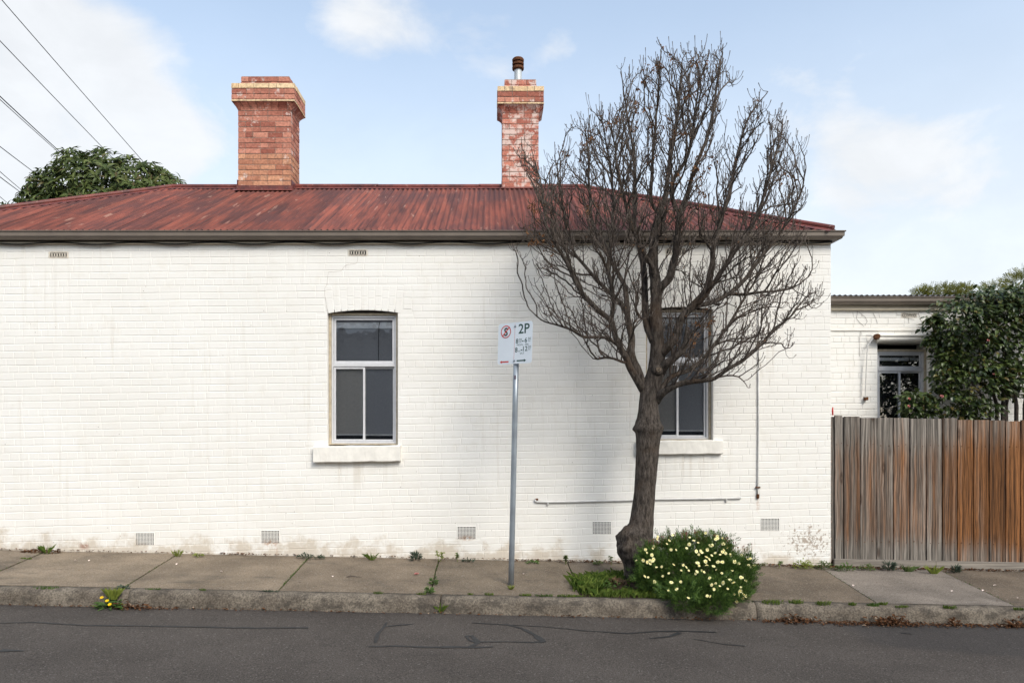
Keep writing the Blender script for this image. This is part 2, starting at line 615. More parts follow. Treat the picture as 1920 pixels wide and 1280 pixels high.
def leaf_mat(name, a, b, rough=0.5, spec=0.35, trans=0.25, accent=None):
    def f(t):
        p = t.pos()
        oi = t.n('ObjectInfo').outputs['Random']
        n = t.noise(p, 11.0, 3.0, 0.7)
        isl = t.n('NewGeometry').outputs['Random Per Island']
        k = t.math('FRACT', t.math('ADD', t.math('MULTIPLY', isl, 0.97), oi))
        col = t.mix(k, a, b)
        col = t.mix(1.0, col, t.ramp(n, 0.25, 0.75, 0.75, 1.25), 'MULTIPLY')
        if accent:
            col = t.mix(t.ramp(k, 0.90, 0.98, 0.0, 0.8), col, accent)
        pr = t.n('BsdfPrincipled')
        t.put(pr.inputs['Base Color'], col)
        pr.inputs['Roughness'].default_value = rough
        pr.inputs['Specular IOR Level'].default_value = spec
        tl = t.n('BsdfTranslucent')
        t.link(col, tl.inputs['Color'])
        mx = t.n('MixShader')
        mx.inputs[0].default_value = trans
        t.link(pr.outputs[0], mx.inputs[1])
        t.link(tl.outputs[0], mx.inputs[2])
        t.out(mx.outputs[0])
    return material(name, f)


M_CAMELLIA = leaf_mat('glossy_dark_leaf', (0.016, 0.032, 0.009), (0.085, 0.115, 0.028), 0.36, 0.35, 0.10, (0.16, 0.11, 0.035))
M_BROADLEAF = leaf_mat('broad_leaf', (0.032, 0.054, 0.014), (0.125, 0.155, 0.042), 0.5, 0.25, 0.15, (0.09, 0.06, 0.03))
M_FEATHER = leaf_mat('feathery_leaf', (0.14, 0.15, 0.03), (0.24, 0.235, 0.055), 0.6, 0.2, 0.3)
M_DAISY_LEAF = leaf_mat('daisy_leaf', (0.026, 0.066, 0.016), (0.125, 0.20, 0.042), 0.55, 0.22, 0.2)
M_GRASS = leaf_mat('green_grass', (0.060, 0.115, 0.018), (0.17, 0.22, 0.045), 0.55, 0.25, 0.3)
M_GRASS_DARK = leaf_mat('dark_grass', (0.045, 0.095, 0.02), (0.10, 0.165, 0.035), 0.55, 0.25, 0.25)
M_WEED = leaf_mat('weed_leaf', (0.06, 0.095, 0.03), (0.14, 0.18, 0.055), 0.55, 0.25, 0.25)
M_WEED_GREY = leaf_mat('grey_weed_leaf', (0.045, 0.065, 0.045), (0.085, 0.11, 0.075), 0.6, 0.2, 0.2)
M_WEED_LIME = leaf_mat('lime_weed_leaf', (0.17, 0.21, 0.035), (0.25, 0.29, 0.06), 0.55, 0.25, 0.3)
M_DRY = leaf_mat('dry_grass', (0.16, 0.105, 0.06), (0.27, 0.19, 0.115), 0.8, 0.15, 0.15)
M_LITTER = leaf_mat('leaf_litter', (0.055, 0.026, 0.014), (0.17, 0.075, 0.032), 0.8, 0.15, 0.1, (0.38, 0.30, 0.22))
M_DEADLEAF = leaf_mat('dead_leaf', (0.15, 0.07, 0.034), (0.30, 0.155, 0.075), 0.8, 0.15, 0.2)
M_PETAL = plain('pale_yellow_petal', (0.88, 0.83, 0.44), 0.6, 0.2, 0, 0.06, 40)
M_DISC = plain('flower_disc', (0.75, 0.50, 0.06), 0.7, 0.2)
M_BUD = plain('flower_bud', (0.20, 0.09, 0.06), 0.7, 0.2)
M_YELLOW = plain('dandelion_yellow', (0.85, 0.55, 0.01), 0.7, 0.2)
M_PINK = plain('pink_petal', (0.62, 0.25, 0.23), 0.6, 0.2)
M_PINKWHITE = plain('fallen_petal', (0.72, 0.60, 0.54), 0.7, 0.2)


def b_timber(t):
    p = t.pos()
    info = t.n('ObjectInfo')
    oi = info.outputs['Random']
    warm = t.sep(info.outputs['Color'])[0]      # how much of the brown stain is left on the board
    s = t.sep(p)
    off = t.n('CombineXYZ')
    t.link(t.math('MULTIPLY', oi, 31.0), off.inputs[2])
    t.link(t.math('MULTIPLY', oi, 17.0), off.inputs[0])
    q = t.vmath('ADD', p, off.outputs[0])
    warp = t.noise(t.mapping(q, (5.0, 5.0, 1.6)), 1.0, 2.0)
    wv = t.n('CombineXYZ')
    t.link(t.math('MULTIPLY', warp, 0.055), wv.inputs[0])
    q2 = t.vmath('ADD', q, wv.outputs[0])
    grain = t.noise(t.mapping(q2, (95.0, 20.0, 1.3)), 1.0, 4.0, 0.65)
    broad = t.noise(t.mapping(q2, (20.0, 6.0, 0.7)), 1.0, 3.0, 0.6)
    fine = t.noise(t.mapping(q, (420.0, 40.0, 7.0)), 1.0, 2.0, 0.5)
    grey = t.mix(t.ramp(grain, 0.3, 0.7), (0.075, 0.066, 0.057), (0.235, 0.208, 0.18))
    brown = t.mix(t.ramp(grain, 0.3, 0.7), (0.035, 0.016, 0.008), (0.235, 0.100, 0.036))
    up = t.math('SUBTRACT', s[2], t.math('MULTIPLY_ADD', s[0], SLOPE, 0.35))
    mid = t.math('MULTIPLY', t.ramp(up, 0.02, 0.35), t.ramp(up, 1.66, 1.15))
    k = t.math('ADD', t.math('MULTIPLY_ADD', broad, 1.9, -0.95), t.math('MULTIPLY_ADD', warm, 1.25, -0.35))
    k = t.math('ADD', k, t.math('MULTIPLY_ADD', mid, 0.65, -0.45))
    k = t.ramp(k, -0.25, 1.05)
    col = t.mix(k, grey, brown)
    # knots
    kn = t.voro(t.mapping(q, (5.5, 1.0, 1.9)), 1.0)
    knot = t.ramp(kn, 0.03, 0.075, 0.8, 0.0)
    ring = t.math('MULTIPLY', t.ramp(kn, 0.05, 0.09), t.ramp(kn, 0.20, 0.10))
    col = t.mix(t.math('MULTIPLY', ring, 0.7), col, (0.045, 0.025, 0.016))
    col = t.mix(knot, col, (0.27, 0.17, 0.095))
    col = t.mix(1.0, col, t.ramp(fine, 0.3, 0.7, 0.75, 1.25), 'MULTIPLY')
    streak = t.noise(t.mapping(q2, (34.0, 8.0, 0.5)), 1.0, 3.0, 0.6)
    col = t.mix(1.0, col, t.ramp(streak, 0.32, 0.66, 0.55, 1.45), 'MULTIPLY')
    col = t.mix(1.0, col, t.math('MULTIPLY_ADD', oi, 0.5, 0.75), 'MULTIPLY')
    t.out(t.principled(col, 0.8, 0.18, t.math('ADD', grain, fine), 0.5, 0.004))


M_TIMBER = material('weathered_paling', b_timber)


def b_plinth(t):
    p = t.pos()
    g = t.noise(t.mapping(p, (1.5, 20.0, 70.0)), 1.0, 5.0, 0.65)
    col = t.mix(t.ramp(g, 0.3, 0.7), (0.16, 0.14, 0.12), (0.31, 0.275, 0.235))
    t.out(t.principled(col, 0.85, 0.15, g, 0.4, 0.004))


M_PLINTH = material('weathered_plinth', b_plinth)
M_SIGN_WHITE = plain('sign_white', (0.72, 0.77, 0.82), 0.35, 0.5, 0, 0.03, 6)
M_SIGN_RED = plain('sign_red', (0.55, 0.045, 0.035), 0.45, 0.4)
M_SIGN_GREEN = plain('sign_green', (0.018, 0.065, 0.055), 0.45, 0.4)
M_SIGN_BLACK = plain('sign_black', (0.02, 0.03, 0.03), 0.45, 0.4)

# ------------------------------------------------------------------ ground: road, kerb, footpath
def surface(name, xs, ys, mat, zf, kind='structure', skirt=None):
    mb = MB()
    nx, ny = len(xs), len(ys)
    mb.v = [(x, y, zf(x, y)) for y in ys for x in xs]
    mb.f = [(j * nx + i, j * nx + i + 1, (j + 1) * nx + i + 1, (j + 1) * nx + i) for j in range(ny - 1) for i in range(nx - 1)]
    mb.m = [0] * len(mb.f)
    o = put(name, mb.mesh(name, mat, True))
    if kind:
        o['kind'] = kind
    return o


def far_z(x, y):
    """open ground beyond the houses, reaching the horizon"""
    xx = max(-14, min(14, x))
    if y > 8.5:
        return ground_z(xx, 8.5) - 0.30
    return ground_z(xx, -6.0) - 0.25


XG = [-1500, -400, -120, -60, -30] + list(np.arange(-20, 20.01, 1.0)) + [30, 60, 120, 400, 1500]
surface('ground', XG, [-1500, -300, -60, -12, -6, 0, 6.0, 8.5, 12, 20, 60, 300, 1500], M_SOIL,
        lambda x, y: ground_z(max(-20, min(20, x)), max(-4.6, min(8.5, y))) - 0.35)
XR = [-60, -40] + list(np.arange(-20, 20.01, 0.25)) + [40, 60]
road = surface('road', XR, [-4.3, -3.5, -2.5, -1.5, 0, 1, 2, 3, 4, 4.6] + list(np.arange(5.0, 6.81, 0.2)), M_ASPHALT,
               lambda x, y: ground_z(x, min(y, 6.66)) + 0.004 * mnoise.noise((x * 0.9, y * 1.2, 0)))


def road_pt(px, py, lift=0.004):
    g = ground_at(px, py, False)
    return Vector((g.x, g.y, ground_z(g.x, g.y) + 0.004 * mnoise.noise((g.x * 0.9, g.y * 1.2, 0)) + lift))


def ribbon(mb, pts, widths):
    """flat strip on the road along a list of points"""
    dense, wd = [], []
    for i in range(len(pts) - 1):
        n = max(2, int((pts[i + 1] - pts[i]).length / 0.05))
        for k in range(n):
            a = k / n
            dense.append(pts[i].lerp(pts[i + 1], a))
            wd.append(widths[i] * (1 - a) + widths[i + 1] * a)
    dense.append(pts[-1])
    wd.append(widths[-1])
    vs, fs = [], []
    for i, p in enumerate(dense):
        t = dense[min(i + 1, len(dense) - 1)] - dense[max(i - 1, 0)]
        nrm = Vector((-t.y, t.x, 0)).normalized()
        wob = 0.75 + 0.5 * mnoise.noise((p.x * 7, p.y * 7, 3)) + 0.15 * random.random()
        jit = 0.012 * mnoise.noise((p.x * 5, p.y * 5, 9))
        for s in (-1, 1):
            q = p + nrm * (s * wd[i] * 0.5 * wob + jit)
            vs.append((q.x, q.y, ground_z(q.x, q.y) + 0.004 * mnoise.noise((q.x * 0.9, q.y * 1.2, 0)) + 0.004))
    for i in range(len(dense) - 1):
        fs.append((2 * i, 2 * i + 1, 2 * i + 3, 2 * i + 2))
    mb.add(vs, fs)


SEALS = [
    ([(0, 1168), (60, 1166), (150, 1172), (330, 1174), (480, 1177), (578, 1176)], [.02, .03, .035, .03, .04, .05]),
    ([(0, 1220), (45, 1221)], [.08, .02]),
    ([(727, 1166), (718, 1176), (708, 1190), (704, 1205)], [.02, .03, .035, .03]),
    ([(720, 1175), (745, 1172), (775, 1170)], [.02, .03, .02]),
    ([(690, 1212), (740, 1211), (800, 1213), (870, 1213), (925, 1212)], [.02, .045, .05, .06, .02]),
    ([(872, 1193), (884, 1192), (897, 1204), (890, 1209), (880, 1212)], [.05, .04, .06, .05, .03]),
    ([(875, 1193), (880, 1200), (893, 1204)], [.03, .04, .04]),
    ([(900, 1203), (960, 1203), (1000, 1204), (1020, 1203)], [.025, .03, .035, .06]),
    ([(885, 1168), (950, 1171), (978, 1178), (1005, 1192), (1020, 1203)], [.02, .03, .04, .05, .07]),
    ([(950, 1171), (1020, 1175), (1100, 1183), (1180, 1188), (1225, 1184), (1280, 1183), (1343, 1185)], [.015, .02, .025, .03, .035, .035, .03]),
    ([(1275, 1186), (1255, 1193), (1219, 1197)], [.05, .04, .03]),
    ([(1300, 1198), (1360, 1208), (1398, 1211)], [.01, .02, .02]),
    ([(1690, 1186), (1710, 1188)], [.05, .02]),
]
for pts, wd in SEALS:
    mb = MB()
    ribbon(mb, [road_pt(*p) for p in pts], wd)
    put('tar_seal', mb.mesh('tar_seal', M_TAR), road)

# footpath: bed and separate poured slabs with open joints
KY0, KY1 = 6.66, 6.82            # kerb front and back
JOINTS = [-8.5, -6.9, -5.33, -3.75, -2.17, -0.62, 0.92, 2.42, 3.95, 5.36, 6.9, 8.5, 10.1]
footpath = surface('footpath', list(np.arange(-12, 12.1, 1.0)), [6.7, 7.6, 8.42, 9.2], M_SOIL, lambda x, y: ground_z(x, max(6.7, min(y, 8.42))) - 0.028)
SLABCOL = [(0.215, 0.170, 0.124), (0.205, 0.163, 0.120), (0.224, 0.177, 0.128), (0.198, 0.156, 0.113), (0.174, 0.137, 0.100), (0.156, 0.124, 0.091), (0.138, 0.111, 0.084), (0.141, 0.111, 0.082), (0.190, 0.162, 0.136), (0.137, 0.108, 0.080), (0.130, 0.104, 0.078), (0.125, 0.102, 0.078)]


def joint_x(x, y):
    """the joints fan out a little across the path"""
    return x + 0.028 * x * (y - 7.6)


def slab_mesh(x0, x1, y0, y1):
    g = 0.007
    xs = list(np.linspace(x0 + g, x1 - g, 10))
    ys = list(np.linspace(y0 + g, y1 - g, 8))
    mb = MB()
    nx, ny = len(xs), len(ys)
    tilt = random.uniform(-0.004, 0.004)
    for j, y in enumerate(ys):
        for i, x in enumerate(xs):
            edge = 0.006 if (i in (0, nx - 1) or j in (0, ny - 1)) else 0.0
            jx = (0.005 * mnoise.noise((x * 9, y * 9, 1)) + 0.004 * mnoise.noise((x * 31, y * 31, 1))) if edge else 0
            mb.v.append((joint_x(x, y) + jx, y + jx, ground_z(x, y) + tilt * (x - x0) - edge + 0.005 * mnoise.noise((x * 1.7, y * 1.7, 5))))
    for j in range(ny - 1):
        for i in range(nx - 1):
            mb.f.append((j * nx + i, j * nx + i + 1, (j + 1) * nx + i + 1, (j + 1) * nx + i))
    # edges down into the joint
    ring = [i for i in range(nx)] + [j * nx + nx - 1 for j in range(1, ny)] + [(ny - 1) * nx + i for i in range(nx - 2, -1, -1)] + [j * nx for j in range(ny - 2, 0, -1)]
    o = len(mb.v)
    for r in ring:
        x, y, z = mb.v[r]
        mb.v.append((x, y, z - 0.05))
    n = len(ring)
    for k in range(n):
        k2 = (k + 1) % n
        mb.f.append((ring[k], o + k, o + k2, ring[k2]))
    mb.m = [0] * len(mb.f)
    return mb.mesh('slab', M_CONCRETE, False)


for i in range(len(JOINTS) - 1):
    x0, x1 = JOINTS[i], JOINTS[i + 1]
    if abs(x0 - 0.92) < 0.01:
        put('slab', slab_mesh(x0, x1, 7.78, 8.40), footpath, color=SLABCOL[i])
    else:
        put('slab', slab_mesh(x0, x1, KY1, 8.40), footpath, color=SLABCOL[i])

# tree pit soil
mb = MB()
xs, ys = list(np.linspace(0.9, 2.46, 16)), list(np.linspace(6.8, 7.8, 10))
mb.v = [(x, y, ground_z(x, y) - 0.02 + 0.05 * math.exp(-((x - 1.6) ** 2 + (y - 7.4) ** 2) / 0.12) + 0.012 * mnoise.noise((x * 8, y * 8, 2))) for y in ys for x in xs]
mb.f = [(j * 16 + i, j * 16 + i + 1, (j + 1) * 16 + i + 1, (j + 1) * 16 + i) for j in range(9) for i in range(15)]
mb.m = [0] * len(mb.f)
o = put('tree_pit_soil', mb.mesh('tree_pit_soil', M_SOIL, True))
o['kind'] = 'structure'

# kerb sections with a rounded nose
kerb = bpy.data.objects.new('kerb', None)
COL.objects.link(kerb)
kerb['kind'] = 'structure'
KJ = [-12.8, -9.7, -6.6, -3.55, -0.49, 2.60, 5.7, 8.8, 11.9]
for a, b in zip(KJ[:-1], KJ[1:]):
    xs = np.linspace(a + 0.006, b - 0.006, 56)
    prof = [(KY1 - 0.004, -0.12), (KY1 - 0.004, 0.0), (6.74, 0.003), (6.712, -0.002), (6.690, -0.014), (6.676, -0.034), (6.668, -0.06), (6.662, -0.10), (6.654, -0.145), (6.648, -0.19), (6.648, -0.26)]
    vs, fs = [], []
    n = len(prof)
    for x in xs:
        for (y, dz) in prof:
            ch = 0.007 * mnoise.noise((x * 4, y * 4, dz * 14)) + 0.005 * mnoise.noise((x * 17, y * 20, dz * 30))
            # broken hollows in the face
            for hx, hz, hw, hd in ((4.52, -0.155, 0.16, 0.035), (4.62, -0.09, 0.05, 0.02), (4.40, -0.13, 0.07, 0.02)):
                q = ((x - hx) / hw) ** 2 + ((dz - hz) / 0.035) ** 2
                if q < 1 and y < 6.7:
                    ch += hd * (1 - q)
            vs.append((x, y + (ch if 0.0 > dz > -0.25 else 0), ground_z(x, 6.82) + dz + 0.3 * ch * (dz > -0.03)))
    for i in range(len(xs) - 1):
        for k in range(n - 1):
            fs.append((i * n + k, (i + 1) * n + k, (i + 1) * n + k + 1, i * n + k + 1))
    fs.append(tuple(range(n)))
    fs.append(tuple(range((len(xs) - 1) * n, len(xs) * n))[::-1])
    mb = MB().add(vs, fs)
    put('kerb_section', mb.mesh('kerb_section', M_KERB, True), kerb)

# ------------------------------------------------------------------ the house
HX0, HX1 = -8.0, 4.185
house = thing('brick_house', 'cream painted brick house with rusty red corrugated iron roof and two chimneys', 'house', (-1.9, WY, ground_z(-1.9, 8.4)))

# course lines as they sag and tilt along the old wall (photo pixels)
L0 = [(-400, 488), (0, 485.9), (671, 480.6), (1000, 479.6), (1560, 478.8)]
L31 = [(-400, 912), (0, 904.7), (320, 898), (750, 888.6), (1060, 884.6), (1340, 879.5), (1560, 876.0)]


def course_y(px, k):
    a, b = lerp_table(px, L0), lerp_table(px, L31)
    t = k / 31.0
    c = 0.027 * (1 - px / 1560.0)
    return a + (b - a) * (t + c * (t * t - t))


def wx(px, Y=WY):
    return (px - VX) / FPX * Y


def wz(py, Y=WY):
    return EYE + (VY - py) / FPX * Y


def wpx(x, Y=WY):
    return VX + x / Y * FPX


WINDOWS = [dict(l=614, r=746, top=582, arch=586, bot=832, sill=(590, 752, 836, 866, 0.075)),
           dict(l=1211, r=1337, top=576, arch=580, bot=824, sill=(1192, 1353, 826, 852, 0.06))]
VENTS_TOP = [(110, 478), (671, 474), (1266, 471.5)]


def cut_rects():
    r = []
    for W in WINDOWS:
        r.append((wx(W['l']), wx(W['r']), wz(W['bot'] + 5), wz(W['top'] - 2)))
        r.append((wx(W['l'] - 2), wx(W['r'] + 10), wz(W['arch'] + 4), wz(W['top'] - 49)))        # arch field
        s = W['sill']
        r.append((wx(s[0]), wx(s[1]), wz(s[3]), wz(s[2])))
    for (px, py) in VENTS_TOP:
        r.append((wx(px - 18), wx(px + 18), wz(py + 6.6), wz(py - 6.6)))
    for (px, py) in VENTS_LOW:
        r.append((wx(px - 18), wx(px + 18), wz(py + 12.5), wz(py - 12.5)))
    return r


def brick_faces(mb, c, yb, yf, bev, mi=0):
    """one brick from four (x,z) corners bl, br, tr, tl"""
    cx = sum(p[0] for p in c) / 4
    cz = sum(p[1] for p in c) / 4
    vs = []
    for (y, k) in ((yb, 0.0), (yf + bev * 0.8, 0.0), (yf, bev)):
        for (x, z) in c:
            vs.append((x + (k if x < cx else -k), y, z + (k if z < cz else -k)))
    fs = [(8, 9, 10, 11)]
    for r in (0, 4):
        for i in range(4):
            j = (i + 1) % 4
            fs.append((r + 4 + j, r + 4 + i, r + i, r + j))
    mb.add(vs, fs, mi)


def lay_bricks(x_from, x_to, courses, line, cuts, bottom, top, L=0.2385, joint=0.009):
    """list of clipped bricks: (corner list, whole?)"""
    out = []
    for k in courses:
        r = random.Random(k * 13 + 5)
        header = (k % 6 == 4)
        step = L / 2 if header else L
        x = x_from - (L / 2 if k % 2 else 0) - r.uniform(0, 0.02)
        if header:
            x = x_from - L / 4
        while x < x_to:
            ln = step * (1 + r.uniform(-0.03, 0.03))
            if not header and r.random() < 0.03:
                ln = L / 2
            a, b = x + joint * 0.25, x + ln - joint * 0.25
            x += ln
            a2, b2 = max(a, x_from), min(b, x_to)
            if b2 - a2 < 0.03:
                continue
            whole = (a2 == a and b2 == b and not header and abs(ln - L) < 0.02)
            zt0, zt1 = line(a2, k - 1) - joint / 2, line(b2, k - 1) - joint / 2
            zb0, zb1 = line(a2, k) + joint / 2, line(b2, k) + joint / 2
            segs = [(a2, b2)]
            zlo = zhi = None
            for (cx0, cx1, cz0, cz1) in cuts:
                if b2 <= cx0 or a2 >= cx1:
                    continue
                zmid_b, zmid_t = (zb0 + zb1) / 2, (zt0 + zt1) / 2
                ov = min(zmid_t, cz1) - max(zmid_b, cz0)
                if ov <= 0.004:
                    continue
                whole = False
                if ov > 0.45 * (zmid_t - zmid_b):
                    ns = []
                    for (s0, s1) in segs:
                        if s1 <= cx0 or s0 >= cx1:
                            ns.append((s0, s1))
                        else:
                            if cx0 - 0.004 - s0 > 0.02:
                                ns.append((s0, cx0 - 0.004))
                            if s1 - cx1 - 0.004 > 0.02:
                                ns.append((cx1 + 0.004, s1))
                    segs = ns
                elif zmid_t > cz1 > zmid_b:
                    zlo = cz1 + 0.004
                else:
                    zhi = cz0 - 0.004
            for (s0, s1) in segs:
                j = lambda: r.uniform(-0.0018, 0.0018)
                f0 = (s0 - a2) / max(b2 - a2, 1e-6)
                f1 = (s1 - a2) / max(b2 - a2, 1e-6)
                q = [[s0, zb0 + (zb1 - zb0) * f0 + j()], [s1, zb0 + (zb1 - zb0) * f1 + j()], [s1, zt0 + (zt1 - zt0) * f1 + j()], [s0, zt0 + (zt1 - zt0) * f0 + j()]]
                if zlo is not None:
                    q[0][1] = max(q[0][1], zlo)
                    q[1][1] = max(q[1][1], zlo)
                if zhi is not None:
                    q[2][1] = min(q[2][1], zhi)
                    q[3][1] = min(q[3][1], zhi)
                lo = bottom((s0 + s1) / 2)
                if q[2][1] < lo + 0.012 or q[0][1] > top - 0.012:
                    continue
                for c in q:
                    c[1] = max(lo, min(top, c[1]))
                if q[3][1] - q[0][1] < 0.01 or s1 - s0 < 0.02:
                    continue
                out.append((q, whole and zlo is None and zhi is None, k))
    return out


def flush(mb, x0, x1, z0, z1, y0, y1):
    mb.box(x0, x1, y0, y1, z0, z1)


# wall core (the mortar plane) with the two openings left open
WTOP = wz(458)
WBOT = -0.35
D_WALL = 0.30
core = MB()
xcuts = [HX0]
for W in WINDOWS:
    xl, xr, zb, zt = wx(W['l']), wx(W['r']), wz(W['bot'] + 4), wz(W['top'] - 2)
    core.box(xcuts[-1], xl, WY, WY + D_WALL, WBOT, WTOP)
    core.box(xl, xr, WY, WY + D_WALL, WBOT, zb)
    core.box(xl, xr, WY, WY + D_WALL, zt, WTOP)
    xcuts.append(xr)
core.box(xcuts[-1], HX1, WY, WY + D_WALL, WBOT, WTOP)
wall = put('wall', core.mesh('wall', M_PAINT), house)
side = MB()
side.box(HX0, HX0 + D_WALL, WY + D_WALL, 13.6, WBOT, WTOP)
side.box(HX1 - D_WALL, HX1, WY + D_WALL, 13.6, WBOT, WTOP)
side.box(HX0, HX1, 13.6, 13.9, WBOT, WTOP)
side.box(HX0 + D_WALL, HX1 - D_WALL, WY + D_WALL, 13.6, WTOP - 0.05, WTOP)
put('side_wall', side.mesh('side_wall', M_PAINT), house)


def wall_line(x, k):
    return wz(course_y(wpx(x), k))


bricks = lay_bricks(HX0, HX1, range(-1, 46), wall_line, cut_rects(), lambda x: ground_z(x, 8.4) - 0.03, WTOP - 0.004)
rest = MB()


def proud(k):
    return 0.0024 if k < 38 else 0.0018


# soldier bricks of the two flat arches, in three tiers
for W in WINDOWS:
    n = 11
    l, r_, top = W['l'], W['r'] + 7, W['top'] - 48
    for i in range(n):
        for tier in range(3):
            f0, f1 = i / n, (i + 1) / n
            flare = lambda f: (f - 0.5) * 10
            st = 6 if i % 2 else -6
            archy = lambda f: W['arch'] - (W['arch'] - W['top'] + 2) * (1 - (2 * min(1, f) - 1) ** 2) + 2
            ys = [top + 1, top + 16 + st, top + 32 + st, None]
            corners = []
            for (f, which) in ((f0, 1), (f1, 1), (f1, 0), (f0, 0)):
                yy = ys[tier + which]
                if yy is None:
                    yy = archy(f)
                up = 1 - (yy - top) / 48.0
                corners.append((wx(l + (r_ - l) * f + flare(f) * up) + (0.004 if f == f0 else -0.004), wz(yy) + (0.004 if which else -0.004)))
            brick_faces(rest, corners, WY + 0.01, WY - 0.0022 + random.uniform(-0.0006, 0.0006), 0.003)

cand = []
for (q, whole, k) in bricks:
    cx = sum(p[0] for p in q) / 4
    cz = sum(p[1] for p in q) / 4
    px, py = wpx(cx), VY - (cz - EYE) / WY * FPX
    inside = 20 < px < 900 and 500 < py < 960
    cand.append((0 if (whole and inside) else 1, -abs((q[1][0] - q[0][0]) * (q[3][1] - q[0][1])), q, k))
cand.sort(key=lambda c: (c[0], c[1]))
protos = []
for i in range(6):
    mb = MB()
    j = lambda: random.uniform(-0.0015, 0.0015)
    h, l = 0.0785 / 2, 0.234 / 2
    brick_faces(mb, [(-l + j(), -h + j()), (l + j(), -h + j()), (l + j(), h + j()), (-l + j(), h + j())], 0.008, 0.0, 0.004)
    protos.append(mb.mesh('brick', M_PAINT))
for n, (a, b, q, k) in enumerate(cand):
    yf = WY - proud(k) - random.uniform(0, 0.0014)
    if n < 300:
        cx = sum(p[0] for p in q) / 4
        cz = sum(p[1] for p in q) / 4
        wq, hq = (q[1][0] + q[2][0] - q[0][0] - q[3][0]) / 2, (q[2][1] + q[3][1] - q[0][1] - q[1][1]) / 2
        ang = math.atan2((q[1][1] - q[0][1] + q[2][1] - q[3][1]) / 2, wq)
        put('brick', protos[n % 6], wall, (cx, yf, cz), (0, -ang, 0), (wq / 0.234, 1, hq / 0.0785))
    else:
        brick_faces(rest, q, WY + 0.008, yf, 0.0035)
o = put('brickwork', rest.mesh('brickwork', M_PAINT), wall)
o['kind'] = 'stuff'


# ------------------------------------------------------------------ windows
def frame_rect(mb, x0, x1, z0, z1, w, y0, y1, mi=0, wb=None):
    wb = wb or w
    mb.cbox(x0, x0 + w, y0, y1, z0, z1, 0.003, mi)
    mb.cbox(x1 - w, x1, y0, y1, z0, z1, 0.003, mi)
    mb.cbox(x0 + w, x1 - w, y0 + 0.001, y1, z1 - w, z1, 0.003, mi)
    mb.cbox(x0 + w, x1 - w, y0 + 0.001, y1, z0, z0 + wb, 0.003, mi)


M_DIM = plain('dim_blind', (0.035, 0.037, 0.042), 0.85, 0.1, 0, 0.05, 40)


